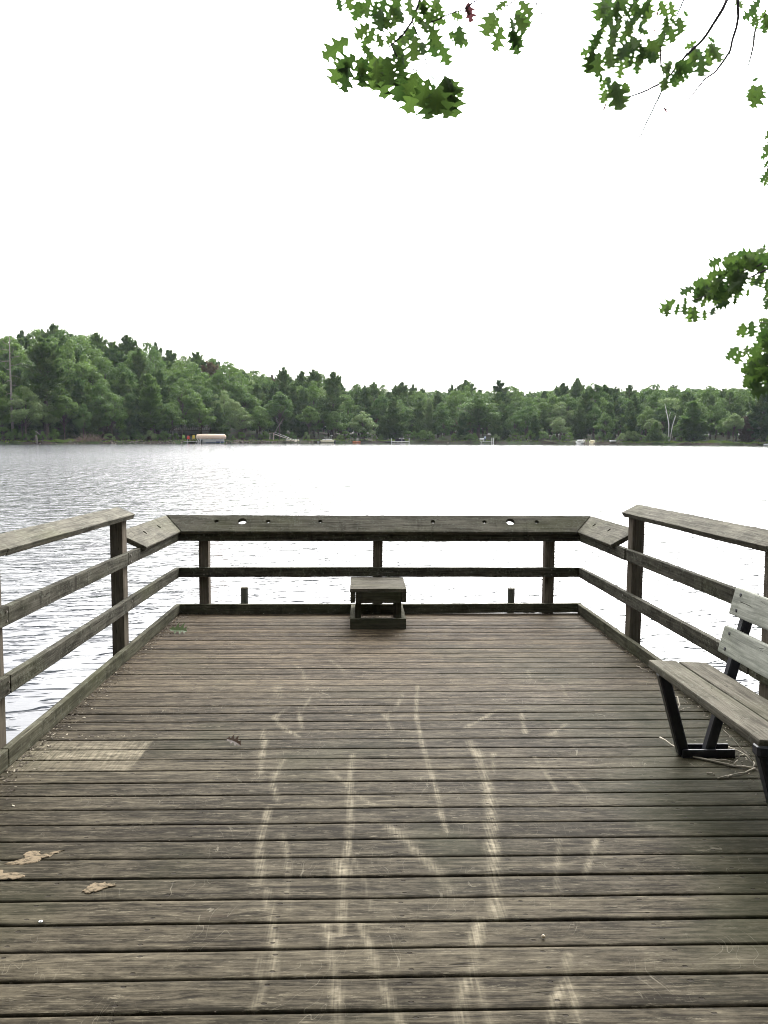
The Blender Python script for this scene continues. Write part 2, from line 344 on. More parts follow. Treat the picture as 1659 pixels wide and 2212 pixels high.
def build_deck():
    V = []; Fc = []; W = []; base = 0
    k0 = int(math.floor((-3.0-Y0D)/PITCHD)); k1 = 38
    r = random.Random(5)
    for k in range(k0, k1+1):
        gap = r.choice([.004, .005, .006, .0075, .0085, .003]); 
        if k < 12: gap = r.uniform(.006, .009)
        ya = Y0D+k*PITCHD+gap/2; yb = Y0D+(k+1)*PITCHD-gap/2
        near = 1.7 < yb and ya < 6.2
        dx = .012 if near else .05
        x0 = XL-.05+r.uniform(-.004, .004); x1 = XR+.05+r.uniform(-.004, .004)
        nx = int((x1-x0)/dx)+1; xs = np.linspace(x0, x1, nx)
        ys_ = [0, 0, .003, .010] + ([.03, .05, .07, .09, .11] if near else [.07]) 
        wdt = yb-ya
        prof = [(0, -.035), (0, -.006), (.0022, -.0018), (.006, 0)] + [(t, 0) for t in ([.022, .038, .054, .070, .086, .102, .118] if near else [.045, .07, .1])] + [(wdt-.006, 0), (wdt-.0022, -.0018), (wdt, -.006), (wdt, -.035)]
        cup = r.uniform(-.0012, .0016); ph = [r.uniform(0, 6.28) for _ in range(6)]; lift = r.uniform(-.001, .001)
        npf = len(prof)
        P = np.zeros((nx, npf, 3), np.float32)
        wob1 = .0011*(np.sin(xs*1.9+ph[0])+.6*np.sin(xs*6.7+ph[1])+.4*np.sin(xs*23+ph[2]))
        wob2 = .0011*(np.sin(xs*2.3+ph[3])+.6*np.sin(xs*5.7+ph[4])+.4*np.sin(xs*19+ph[5]))
        for j, (o, z) in enumerate(prof):
            t = o/wdt
            P[:, j, 0] = xs; P[:, j, 1] = ya+o+wob1*(1-t)+wob2*t
            P[:, j, 2] = z+cup*(1-(2*t-1)**2)+lift-S*P[:, j, 1]+.0008*np.sin(xs*3.1+ph[2])
        w_ = wear_at(P[:, :, 0], P[:, :, 1]) if near or yb > 6 else np.zeros((nx, npf))
        V.append(P.reshape(-1, 3)); W.append(w_.reshape(-1))
        i = np.arange(nx-1)[:, None]; j = np.arange(npf-1)[None, :]
        a_ = base+i*npf+j
        Fc.append(np.stack([a_, a_+npf, a_+npf+1, a_+1], -1).reshape(-1, 4)); base += nx*npf
    V = np.concatenate(V); Fc = np.concatenate(Fc); W = np.concatenate(W)
    me = mesh('deck_boards', V, Fc, smooth=True)
    at_ = me.attributes.new('wear', 'FLOAT', 'POINT'); at_.data.foreach_set('value', W.astype(np.float32))
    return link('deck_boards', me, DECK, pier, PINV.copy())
build_deck()
DARKW = plain('joist_wood', (.05, .042, .032), .9, .1)
for X in [XL+.03] + [XL+.405*i+.2 for i in range(9)] + [XR-.03]:
    board('joist', dp(X, -3, -.135), dp(X, 7.84, -.135), .045, .19, DARKW)
board('rim_beam', dp(XL-.04, 7.865, -.15), dp(XR+.04, 7.865, -.15), .04, .19, DARKW)

T = .038
# kerbs (on edge, with a slit of light under the far one)
def seg(name, X, ya, yb, h, wd, mat, side): board(name, dp(X+side*T/2, ya, h), dp(X+side*T/2, yb, h), T, wd, mat)
for (X, sd_, js) in ((XL, -1, 3.99), (XR, 1, 4.28)):
    seg('kerb', X, js+.002, 7.834, .046, .090, KERBW, sd_)
    seg('kerb', X, -2.8, js-.002, .047, .090, KERBW, sd_)
    seg('middle_rail', X, js+.06, 7.834, .392, .090, RAIL, sd_)
    seg('middle_rail', X+sd_*.004, -2.8, js+.055, .390, .090, RAIL, sd_)
    up_j = 6.16 if sd_ < 0 else 6.47
    seg('upper_rail', X, up_j+.002, 7.834, .728, .090, RAIL, sd_)
    seg('upper_rail', X+sd_*.003, js+.06, up_j-.002, .727, .090, RAIL, sd_)
    seg('upper_rail', X+sd_*.002, -2.8, js+.055, .727, .090, RAIL, sd_)
b1 = board('kerb', dp(XL-T, YB+T/2, .0455), dp(.18, YB+T/2, .0455), T, .090, KERBW)
board('kerb', dp(.183, YB+T/2, .0455), dp(XR+T, YB+T/2, .0505), T, .087, KERBW)
board('middle_rail', dp(XL-T, YB+T/2, .392), dp(XR+T, YB+T/2, .392), T, .088, RAIL)
board('upper_rail', dp(XL-T, YB+T/2, .728), dp(XR+T, YB+T/2, .728), T, .090, RAIL)
# posts
def post(X, Yf, dpt, wd, top):
    board('post', dp(X, Yf+dpt/2, -1.6), dp(X, Yf+dpt/2, top), wd, dpt, POSTW, up=(0, 1, 0), bev=.005)
for X in (-1.462, .158, 1.776):
    post(X, YB+T+.002, .115, .089, .765)
for X, sg, ys in ((XL-T-.002, -1, (6.14, 3.95, 1.75, -.45)), (XR+T+.002, 1, (6.41, 4.17, 1.95, -.25))):
    for i, y in enumerate(ys): post(X+sg*.0445, y, .12, .089, 1.018)
# sloped low cap with holes: plane through the inner lower edge rising outwards
CH0, CH1, CO, CI = .775, .912, .138, .035      # lower height, upper height, outward run, inward overhang
tilt = math.atan2(CH1-CH0, CO+CI); CW = math.hypot(CH1-CH0, CO+CI); CT = .037
def cap_board(name, a, b, outward, cutp, cutq, holes=()):
    a, b = Vector(a), Vector(b); x = (b-a).normalized(); o_ = Vector(outward)
    y = (o_*math.cos(tilt)+Vector((0, 0, 1))*math.sin(tilt)).normalized(); z = x.cross(y).normalized()
    if z.z < 0: x = -x; z = x.cross(y).normalized()
    m = Matrix((x, y, z)).transposed().to_4x4(); L = (b-a).length
    m.translation = (a+b)/2 + y*CW/2 - z*CT/2
    inv = m.inverted(); bm = bmesh.new(); bmesh.ops.create_cube(bm, size=1); bmesh.ops.scale(bm, vec=(L+.8, CW, CT), verts=bm.verts)
    for co, no in (cutp, cutq):
        bmesh.ops.bisect_plane(bm, geom=bm.verts[:]+bm.edges[:]+bm.faces[:], plane_co=inv@Vector(co), plane_no=inv.to_3x3()@Vector(no), clear_outer=True)
        bmesh.ops.holes_fill(bm, edges=[e for e in bm.edges if e.is_boundary])
    bmesh.ops.bevel(bm, geom=bm.edges[:], offset=.004, segments=2, affect='EDGES')
    bmesh.ops.recalc_face_normals(bm, faces=bm.faces)
    me = bpy.data.meshes.new(name); bm.to_mesh(me); bm.free()
    if holes:
        tmp = bpy.data.objects.new('tmp', me); COL.objects.link(tmp); cbm = bmesh.new()
        for (P, rad) in holes:
            c = inv @ Vector(P)
            r_ = bmesh.ops.create_cone(cbm, cap_ends=True, segments=28, radius1=rad, radius2=rad, depth=.2)
            bmesh.ops.translate(cbm, vec=(c.x, c.y, 0), verts=r_['verts'])
        cme = bpy.data.meshes.new('c'); cbm.to_mesh(cme); cbm.free(); co_ = bpy.data.objects.new('c', cme); COL.objects.link(co_)
        md = tmp.modifiers.new('b', 'BOOLEAN'); md.operation = 'DIFFERENCE'; md.object = co_; md.solver = 'EXACT'
        dg = bpy.context.evaluated_depsgraph_get(); me2 = bpy.data.meshes.new_from_object(tmp.evaluated_get(dg))
        bpy.data.objects.remove(tmp); bpy.data.objects.remove(co_); me = me2; me.name = name
    return link(name, me, CAPW, pier, PINV @ m)
s2 = math.sqrt(.5)
yi = YB-CI; xl_, xr_ = XL+CI, XR-CI
cornerL, cornerR = dp(xl_, yi, CH0), dp(xr_, yi, CH0)
hb = []
for X, r_ in ((-1.343, .021), (-1.104, .041), (-.863, .022), (-.379, .021), (.673, .021), (1.158, .021), (1.401, .041), (1.65, .021)):
    t_ = .62; hb.append((Vector((X, yi+t_*(CO+CI), dz(yi, CH0+t_*(CH1-CH0)))), r_))
g_ = .0015
cap_board('sloped_cap', cornerL, cornerR, (0, 1, 0), (cornerL+Vector((g_, 0, 0)), Vector((-s2, -s2, 0))), (cornerR-Vector((g_, 0, 0)), Vector((s2, -s2, 0))), hb)
aL = dp(xl_, 6.53, CH0); oL = dp(XL-CO, 6.30, CH1); aR = dp(xr_, 6.72, CH0); oR = dp(XR+CO, 6.57, CH1)
nL = (oL-aL).cross(Vector((math.sin(tilt), 0, math.cos(tilt)))).normalized(); nL = nL if nL.y < 0 else -nL
nR = (oR-aR).cross(Vector((-math.sin(tilt), 0, math.cos(tilt)))).normalized(); nR = nR if nR.y < 0 else -nR
cap_board('sloped_cap', aL, cornerL, (-1, 0, 0), (aL, nL), (cornerL-Vector((g_, 0, 0)), Vector((s2, s2, 0))), [(Vector((XL-.065, y, dz(y, .86))), .021) for y in (6.88, 7.38)])
cap_board('sloped_cap', aR, cornerR, (1, 0, 0), (aR, nR), (cornerR+Vector((g_, 0, 0)), Vector((-s2, s2, 0))), [(Vector((XR+.065, y, dz(y, .86))), .021) for y in (7.13, 7.60)])
# high caps on the posts, leaning inwards
for X, sg, ye, yj in ((XL, -1, 6.325, 4.06), (XR, 1, 6.56, 4.19)):
    rise = .052 if sg < 0 else .066; run = .127
    ang = math.atan2(rise, run)
    for ya, yb, j in ((yj+.002, ye, 0), (-2.8, yj-.002, 1)):
        cx = X+sg*run/2; hz = 1.048+rise/2-.019+j*.003
        p, q = dp(cx, ya, hz), dp(cx, yb, hz)
        board('top_cap', p, q, .139, T, CAPW, roll=(ang if sg < 0 else -ang))
# side rails' bolts
def screw(p, q, r_): MB().tube([p, q], r_, 8).build('screw', GALV, pier, mw=PINV.copy())
for X, sg, ys in ((XL, 1, (6.2, 4.01)), (XR, -1, (6.47, 4.23))):
    for y in ys:
        for h in (.37, .41, .705, .75): screw(dp(X-.001*sg, y+.01, h), dp(X+.004*sg, y+.01, h), .006)
for X in (-1.462, .158, 1.776):
    for h in (.37, .415): screw(dp(X+.01, YB+.001, h), dp(X+.01, YB-.004, h), .006)

# round piles outside the far kerb
for X, top, lb in ((-1.115, .214, 'short round metal pile sticking up behind the far kerb, left of the box seat'), (1.453, .205, 'short round metal pile sticking up behind the far kerb, right of the box seat')):
    t_ = tag(empty('pile', dp(X, YB+.25, -1.6)), lb, 'pile', 'round piles behind the far kerb')
    bpy.context.view_layer.update(); iv = t_.matrix_world.inverted()
    PM = plain('rusty_pipe', (.085, .09, .075), .7, .3)
    ring = MB().tube([dp(X, YB+.25, -1.6), dp(X, YB+.25, top-.004)], [.035, .035], 20, cap=False)
    ring.tube([dp(X, YB+.25, -.3), dp(X, YB+.25, top-.02)], [.030, .030], 20, cap=True)
    ring.build('shaft', PM, t_, True, iv)
    rm = bpy.data.meshes.new('rim'); b = bmesh.new()
    for k in range(20):
        a0, a1 = 2*math.pi*k/20, 2*math.pi*(k+1)/20
        q = []
        for (rr_, hh) in ((.036, top-.012), (.036, top), (.029, top), (.029, top-.012)): q.append((rr_, hh))
        for (r0, h0), (r1, h1) in zip(q, q[1:]):
            b.faces.new([b.verts.new(dp(X+rr*math.cos(aa), YB+.25, hh2)+Vector((0, rr*math.sin(aa), 0))) for rr, aa, hh2 in ((r0, a0, h0), (r0, a1, h0), (r1, a1, h1), (r1, a0, h1))])
    b.to_mesh(rm); b.free(); link('rim', rm, plain('pipe_rim', (.2, .19, .15), .6), t_, iv)

# ------------------------------------------------------------------ box seat at the far rail
st = tag(empty('box_seat', dp(.15, 7.45, 0)), 'small slatted wooden box seat standing on the deck at the middle of the far rail', 'seat')
bpy.context.view_layer.update()
xa, xb, yf, yr = -.090, .388, 7.14, 7.80
def sb(name, p, q, w_, t_, up=(0, 0, 1), mat=STOOLW): return board(name, p, q, w_, t_, mat, parent=st, up=up, bev=.003)
sb('base_board', dp(xa, yf+.019, .047), dp(xb, yf+.019, .047), .038, .090)
sb('base_board', dp(xa+.019, yf+.040, .046), dp(xa+.019, YB-.003, .046), .038, .088, mat=KERBW)
sb('base_board', dp(xb-.019, yf+.040, .046), dp(xb-.019, YB-.003, .046), .038, .088, mat=KERBW)
for x in (-.023, .323):
    for y in (yf+.064, yr-.08):
        sb('leg', dp(x, y, .002), dp(x, y, .318), .048, .044, up=(0, 1, 0))
sb('apron', dp(-.046, yf+.020, .274), dp(.344, yf+.020, .274), .036, .092)
sb('apron', dp(-.046, yr-.03, .274), dp(.344, yr-.03, .274), .036, .092)
for x in (xa+.021, xb-.021): sb('cheek', dp(x, yf+.004, .275), dp(x, yr-.008, .275), .040, .092)
ns = 5; sw = (yr-yf+.004)/ns
for i in range(ns):
    yy = yf-.002+sw*(i+.5); sb('seat_slat', dp(xa-.002, yy, .337), dp(xb+.002, yy, .337), sw-.012, .030, mat=SEATW)

# ------------------------------------------------------------------ park bench on the right
bn = tag(empty('park_bench', dp(1.7, 3.5, 0)), 'park bench of weathered grey planks on a black steel frame by the right railing', 'bench')
bpy.context.view_layer.update()
BI = bn.matrix_world.inverted()
YF, YN = 4.10, 3.05
kx = .25                                       # lean of the back
def backx(h): return 1.738+kx*h
def bench_frame(Y, near):
    m = MB(); up = (0, 1, 0)
    m.bar(dp(1.500, Y, .425), dp(1.618, Y, .010), .055, .05, up, .006)
    m.bar(dp(backx(.012), Y, .012), dp(backx(.825), Y, .825), .050, .05, up, .006)
    m.bar(dp(1.50, Y, .405), dp(backx(.395), Y, .385), .045, .04, up, .004)
    f_ = MB()
    for dy in (-.038, .042): f_.bar(dp(1.60, Y+dy, .022), dp(1.865, Y+dy, .022), .010, .042, (0, 0, 1), .003)
    f_.bar(dp(1.60, Y, .005), dp(1.865, Y, .005), .085, .006, (0, 0, 1))
    o = m.build('frame', METAL, bn, mw=BI.copy()); f2 = f_.build('foot', METAL, o, mw=Matrix.Identity(4))
    if near:
        MB().bar(dp(1.452, Y-.045, .424), dp(1.80, Y-.045, .408), .055, .05, (0, 0, 1), .010).build('end_bracket', METAL, bn, mw=BI.copy())
bench_frame(YF, False); bench_frame(YN, True)
def bb(name, p, q, w_, t_, up, mat, roll=0): return board(name, p, q, w_, t_, mat, parent=bn, up=up, bev=.007, roll=roll)
bb('seat_board', dp(1.527, 2.985, .4465), dp(1.527, 4.185, .4465), .142, .038, (0, 0, 1), SEATW, R(2.5))
bb('seat_board', dp(1.682, 2.985, .439), dp(1.682, 4.190, .439), .142, .038, (0, 0, 1), SEATW, R(2.5))
ba = math.atan(kx)
def backboard(h):
    xf = backx(h)-.048
    o = bb('back_board', dp(xf, 2.99, h), dp(xf, 4.175, h), .036, .138, (0, 0, 1), SLATW, ba)
    bpy.context.view_layer.update()
    for y in (YF-.002, YN+.02):
        for dh in (-.040, .040):
            p = Vector((xf, y, dz(y, h))) + Vector((math.sin(ba), 0, math.cos(ba)))*dh
            n_ = Vector((-math.cos(ba), 0, math.sin(ba)))
            MB().tube([p+n_*.014, p+n_*.0205], [.010, .008], 12).build('bolt', METAL, o, mw=o.matrix_world.inverted())
backboard(.578); backboard(.772)

# ------------------------------------------------------------------ oak leaves
def oak_outline():
    half = [(0, .014), (.04, .02), (.09, .10), (.14, .21), (.19, .19), (.24, .13), (.29, .16), (.33, .30), (.37, .36), (.42, .31), (.45, .22), (.50, .155), (.55, .19), (.60, .33), (.65, .38), (.69, .30),
            (.72, .21), (.76, .135), (.80, .155), (.84, .24), (.88, .19), (.92, .09), (1.0, .0)]
    return half
HALF = oak_outline()
TEETH = {8: (.40, .46), 14: (.70, .48), 19: (.90, .31)}
def leaf_geo(base, tip, nrm, V, Fc, curl=.12, widthk=1.0, rnd=random):
    """adds one lobed oak leaf, folded on its midrib and curling towards the tip"""
    base, tip = Vector(base), Vector(tip); L = (tip-base).length; x = (tip-base)/L
    n = (nrm - x*nrm.dot(x)).normalized(); y = n.cross(x)
    M0 = len(V); nH = len(HALF)
    zf = lambda t: -curl*(t*t)*L + .025*L*math.sin(t*6)
    for (t, wv) in HALF: V.append(base+x*(t*L)+n*zf(t))                 # the midrib, shared by both halves
    for s_ in (1, -1):
        i0 = len(V); j = rnd.uniform(.85, 1.15)
        for (t, wv) in HALF:
            wj = wv*j*widthk*rnd.uniform(.88, 1.12)
            V.append(base+x*(t*L+wv*.18*L)+y*(s_*wj*L)+n*(zf(t)-wv*.35*L*.5))
        for a in range(nH-1):
            q = (M0+a, i0+a, i0+a+1, M0+a+1)
            Fc.append(q if s_ > 0 else q[::-1])
            if a+1 in TEETH:
                tt, tw = TEETH[a+1]
                V.append(base+x*(tt*L+.05*L)+y*(s_*tw*j*widthk*L)+n*(zf(tt)-tw*.17*L)); k = len(V)-1
                Fc.append((i0+a, k, i0+a+1) if s_ > 0 else (i0+a+1, k, i0+a))
                if a+2 < nH: Fc.append((i0+a+1, k, i0+a+2) if s_ > 0 else (i0+a+2, k, i0+a+1))
def leaf_mat(name, c0, c1, trans):
    a = N(name); geo = a.n('NewGeometry'); tc = a.n('TexCoord').outputs['Object']
    r_ = geo.outputs['Random Per Island']
    col = a.mix(a.math('ADD', a.math('MULTIPLY', r_, .8), a.math('MULTIPLY', a.noise(tc, 9, 2), .3)), rgb(*c0), rgb(*c1))
    d = a.bsdf(col, .5, None, .3)
    tr = a.n('BsdfTranslucent'); a.put(tr.inputs[0], a.mix(1, col, rgb(*trans), 'MULTIPLY'))
    mx = a.n('MixShader'); mx.inputs[0].default_value = .38
    a.t.links.new(d, mx.inputs[1]); a.t.links.new(tr.outputs[0], mx.inputs[2])
    return a.done(mx.outputs[0])
OAKL = leaf_mat('oak_leaf_green', (.028, .056, .020), (.072, .108, .033), (1.05, 1.2, .75))
DEADL = leaf_mat('oak_leaf_dead', (.04, .018, .028), (.07, .035, .035), (1.2, .9, .9))
BARK = plain('twig_bark', (.035, .026, .030), .8, .2)
BARKT = plain('oak_bark', (.10, .085, .07), .9, .1, 0, .4)

def sub(v, rep): return v
oak = tag(empty('oak_tree', (7.5, -1.0, -.3)), 'oak tree with lobed green leaves hanging into the top and right of the view', 'tree')
bpy.context.view_layer.update(); OI = oak.matrix_world.inverted()
MB().tube([(7.5, -1, -.6), (7.4, -.9, 1.2), (7.3, -.8, 3.4), (7.1, -.6, 6), (6.8, -.3, 9), (6.7, -.2, 13)], [.42, .33, .29, .24, .18, .08], 14).build('trunk', BARKT, oak, True, OI.copy())

def spray(off, sc, Y, leaves, twigs, lname, dead=(), jit=.25, seed=1, dk=1.0, root=None, grow=1.0):
    """one spray of the oak: leaves and twigs measured in the photograph, set at their real distance and size"""
    r = random.Random(seed); cv = lambda x, y, Yq: at((off[0]+sc*x)/1.8228, (off[1]+sc*y)/1.8228, Yq)
    V = []; Fc = []; DV = []; DF = []
    for k, (a, b, c, d) in enumerate(leaves):
        y0 = Y+r.uniform(-jit, jit); y1 = y0+r.uniform(-.045, .045)
        P, Q = cv(a, b, y0), cv(c, d, y1); Q = P+(Q-P)*grow
        L = (Q-P).length
        if L < .07: Q = P+(Q-P)*(.075/L)
        side = (P-Vector((0, 0, CAMZ))).normalized()
        nrm = (-side + Vector((r.uniform(-.7, .7), 0, r.uniform(-.5, .7)))).normalized()
        leaf_geo(P, Q, nrm, V, Fc, r.uniform(-.05, .2), r.uniform(.78, 1.02), r)
    for (a, b, c, d) in dead:
        leaf_geo(cv(a, b, Y), cv(c, d, Y), Vector((r.uniform(-1, 1), -.5, .2)), DV, DF, .3, .8, r)
    me = mesh(lname, V, Fc); link(lname, me, OAKL, oak, OI.copy())
    if dead: link('dead_leaves', mesh('dead_leaves', DV, DF), DEADL, oak, OI.copy())
    t = MB()
    for (r0, r1, pts) in twigs:
        P = [cv(x, y, Y) for x, y in pts]; n = len(P)
        # subdivide and wiggle
        Q = [P[0]]; 
        for a, b in zip(P, P[1:]):
            for s_ in (.33, .66): Q.append(a.lerp(b, s_)+Vector([r.uniform(-1, 1)*(b-a).length*.025 for _ in range(3)]))
            Q.append(b)
        m_ = len(Q); t.tube(Q, [max(.0034, (r0+(r1-r0)*i/(m_-1))*dk) for i in range(m_)], 5)
    if root: t.tube([Vector(p) for p in root[1]]+[cv(*root[0], Y)], [.05*(1-i/(len(root[1])+1))+.008 for i in range(len(root[1])+1)], 7)
    t.build('branch', BARK, oak, True, OI.copy())

LA = [(255,275,55,415),(245,415,130,590),(240,420,230,670),(300,400,180,520),(340,400,345,640),(420,380,410,645),(470,390,490,720),(520,400,550,620),(600,420,640,600),(640,500,595,735),(560,310,680,470),(600,230,520,320),(640,240,600,400),(700,200,640,330),(720,180,690,300),(730,250,710,440),(780,300,790,380),(830,180,900,340),(850,230,880,420),(900,300,975,480),(960,240,1130,300),(1050,180,1045,320),(960,170,830,130),(880,20,930,130),(760,20,830,160),(700,60,760,180),(600,30,640,180),(540,40,600,140),(480,60,480,230),(420,60,440,140),(380,20,380,120),(330,0,280,150),(300,0,330,80),(230,-30,260,70),(160,-30,175,20),(400,170,300,280),(430,190,380,310),(450,240,480,340),(740,510,690,820),(740,520,660,690),(830,560,770,780),(830,640,820,870),(890,610,935,850),(900,620,870,830),(940,540,1035,830),(960,560,1070,700),(940,545,960,820),(1080,130,1015,115),(1300,80,1240,245),(1360,180,1295,370),(1430,200,1475,400),(1400,230,1500,320),(1450,70,1560,200),(1450,100,1520,240),(1480,0,1580,100),(1400,0,1310,60),
 (420,-40,350,90),(520,-40,470,110),(620,-40,560,100),(680,-30,700,120),(800,-40,780,110),(560,200,600,60),(500,120,560,210),(640,160,580,60),(820,250,770,120),(860,280,830,150),(800,200,870,60),(300,420,350,560),(380,420,330,600),(440,430,450,600),(480,440,560,560),(540,420,470,560),(350,330,420,420),(370,260,360,360),(620,330,560,450),(650,390,600,520),(700,280,760,340),(890,230,840,330),(780,560,730,700),(860,600,850,760),(1000,600,940,700),(320,60,400,20),(450,0,430,100),(900,-20,860,80),(560,60,520,190),(1420,120,1450,230),(1340,120,1290,200)]
TA = [(.006,.002,[(770,-60),(755,20),(705,155),(640,250),(555,325),(520,355)]),(.003,.0015,[(705,155),(740,240),(775,300),(792,400)]),(.004,.0015,[(560,-40),(530,50)]),(.0025,.001,[(430,215),(390,280)]),(.003,.001,[(1240,-40),(1160,10),(1080,70),(990,95),(900,140),(840,160)]),(.003,.001,[(1500,-40),(1400,40),(1330,30)]),(.002,.001,[(640,500),(700,500),(740,512)]),(.002,.001,[(555,325),(600,420),(640,505)]),(.002,.001,[(792,400),(830,540),(900,610)]),(.0012,.0008,[(1600,-20),(1610,50),(1640,90),(1665,130)])]
spray((1240, 0), .5425, 4.5, LA, TA, 'leaves', [(1110,10,1130,150),(1090,40,1110,110)], .18, 3, 1.5, ((770,-60), [(7.2, -.7, 4.6), (5.2, 1.5, 5.2), (3.0, 3.4, 4.9), (1.2, 4.3, 4.4)]))
LB = [(380,-30,320,130),(340,60,340,130),(470,0,440,120),(500,60,560,120),(600,0,640,100),(700,-10,720,120),(880,0,900,110),(860,120,860,200),(960,130,960,250),(990,80,1010,120),(830,230,820,335),(880,210,910,300),(420,120,370,200),(360,150,340,260),(330,230,300,350),(440,230,420,330),(540,150,560,260),(520,240,570,290),(640,180,650,240),(600,280,620,380),(700,300,740,390),(690,380,640,460),(300,380,195,420),(280,390,235,550),(320,400,310,580),(370,380,400,520),(480,380,470,490),(540,390,540,520),(620,430,630,560),(720,400,720,490),(760,395,790,460),(520,330,590,380),(640,340,660,430),(500,470,500,590),(340,590,330,650),(390,600,350,700),(440,630,440,740),(450,640,490,840),(380,700,350,800),(510,650,560,720),(420,660,410,760),(1180,290,1230,330),(1100,320,1020,380),(1080,350,1050,520),(1180,340,1240,430),(1170,370,1200,500),(1130,430,1130,580),(1060,420,1090,520),(900,480,840,560),(880,500,860,600),(920,490,1040,560),(960,520,1030,600),(940,560,990,640),(860,600,840,700),(880,610,920,680),(1400,-10,1450,50),(1600,-10,1540,70),(1580,80,1480,130),(1560,120,1540,200),(1650,70,1610,150),(1580,170,1560,230),(1640,100,1650,200),(1610,660,1550,820),(1600,680,1580,790),(1550,660,1510,780),(1530,640,1580,625),
 (450,-40,520,60),(560,-30,500,60),(640,-30,580,70),(740,-20,680,80),(800,0,840,110),(560,60,620,150),(660,60,700,150),(440,60,400,160),(500,120,460,220),(620,120,560,200),(700,110,660,190),(400,180,450,280),(560,210,500,320),(620,230,700,260),(460,300,400,400),(560,320,500,420),(660,300,590,400),(740,340,700,440),(600,400,560,500),(680,420,640,520),(420,60,350,60),(880,130,920,190),(340,-30,370,80),(940,560,890,640),(980,470,940,560),(1090,380,1130,470),(540,90,480,60),(590,300,560,420),(660,380,720,430)]
r5 = random.Random(55)
LB += [tuple(v+dv for v, dv in zip(l, (dx_, dy_, dx_+r5.uniform(-35, 35), dy_+r5.uniform(-25, 25)))) for l in LB[:118] if r5.random() < .42 for dx_, dy_ in [(r5.uniform(-26, 26), r5.uniform(-26, 26))]]
LA += [tuple(v+dv for v, dv in zip(l, (dx_, dy_, dx_+r5.uniform(-50, 50), dy_+r5.uniform(-30, 10)))) for l in LA[:36] if r5.random() < .4 for dx_, dy_ in [(r5.uniform(-30, 30), r5.uniform(-35, 15))]] if False else []
TB = [(.013,.005,[(1350,-40),(1165,285),(1010,440),(840,640),(700,715),(550,768),(380,740)]),(.012,.003,[(1420,-40),(1425,130),(1360,400),(1240,570),(1160,625),(1070,740),(960,890),(890,970)]),(.009,.002,[(1560,230),(1530,420),(1500,530),(1440,630),(1320,705)]),(.008,.007,[(850,150),(830,330),(805,370),(810,500),(835,600)]),(.008,.0015,[(835,680),(785,790),(710,940),(655,1070),(590,1120),(545,1185),(470,1245),(400,1290)]),(.004,.003,[(810,500),(780,590),(775,690),(785,790)]),(.006,.004,[(650,-40),(500,150),(390,210)]),(.008,.004,[(1010,-40),(940,110),(850,260)]),(.004,.003,[(500,160),(620,150),(740,110)]),(.003,.001,[(1165,0),(1260,110),(1370,125),(1440,80)]),(.003,.001,[(1175,-20),(1120,80),(1000,200),(940,290)]),(.002,.001,[(1260,120),(1330,150),(1345,270)]),(.002,.001,[(870,330),(930,380),(950,450)]),(.003,.001,[(755,470),(740,550),(670,610),(600,625)]),(.002,.001,[(835,620),(760,640),(670,635)]),(.002,.001,[(570,765),(560,810),(480,845)]),(.003,.001,[(1230,590),(1160,720),(1080,760)]),(.003,.001,[(1345,510),(1280,640),(1200,760),(1150,830),(1105,930)]),(.002,.001,[(1360,400),(1345,515)]),(.002,.0008,[(710,950),(740,1010),(720,1060),(680,1090)]),(.002,.0008,[(790,800),(840,860),(935,905)]),(.002,.0008,[(590,1120),(545,1110)]),(.002,.0008,[(815,840),(825,970)]),(.0015,.0008,[(760,860),(830,920)]),(.0015,.0008,[(1170,0),(1110,50),(1030,90)]),(.0018,.0008,[(1120,690),(1140,790)]),(.0018,.0008,[(1500,530),(1560,560)]),(.0018,.0008,[(1600,-20),(1560,60),(1480,60)]),(.0015,.0008,[(1659,230),(1610,370),(1590,400)]),(.002,.001,[(1490,220),(1560,320),(1600,350)]),(.0015,.0008,[(0,0),(40,50),(110,80)]),(.0015,.0008,[(155,50),(200,65)]),(.004,.002,[(330,240),(520,120)]),(.003,.001,[(600,620),(560,640)])]
spray((2200, 0), .4967, 7.6, LB, TB, 'leaves', [(800,30,800,140),(780,190,770,270),(380,800,370,880),(830,840,848,893)], .3, 5, 1.15, ((1350,-40), [(7.1, -.6, 6), (6.4, 2.2, 6.6), (5.0, 5.6, 6.2)]), 1.22)
r9 = random.Random(9)
def inpoly(x, y, P):
    c = False; j = len(P)-1
    for i in range(len(P)):
        if (P[i][1] > y) != (P[j][1] > y) and x < (P[j][0]-P[i][0])*(y-P[i][1])/(P[j][1]-P[i][1])+P[i][0]: c = not c
        j = i
    return c
def fill(P, n, Lm):
    xs = [p[0] for p in P]; ys = [p[1] for p in P]; out = []; g = 0
    while len(out) < n and g < 40*n:
        g += 1
        x = r9.uniform(min(xs), max(xs)); y = r9.uniform(min(ys), max(ys))
        if not inpoly(x, y, P): continue
        a = r9.gauss(math.pi*.5+.25, .75); L = Lm*r9.uniform(.7, 1.15)
        x2, y2 = x+math.cos(a)*L, y+math.sin(a)*L
        if inpoly(x2*.75+x*.25, y2*.75+y*.25, P): out.append((x, y, x2, y2))
    return out
P1 = [(560,830),(700,680),(830,580),(960,600),(920,440),(1060,380),(1150,400),(1300,300),(1500,290),(1800,250),(1850,560),(1659,570),(1450,560),(1370,700),(1340,930),(1230,960),(1060,1000),(900,1060),(780,1000)]
P2 = [(1850,1150),(1659,1180),(1540,1190),(1620,1350),(1540,1450),(1480,1560),(1430,1650),(1430,1760),(1300,1860),(1380,1900),(1260,1950),(1280,2010),(1440,2050),(1500,2120),(1850,2200)]
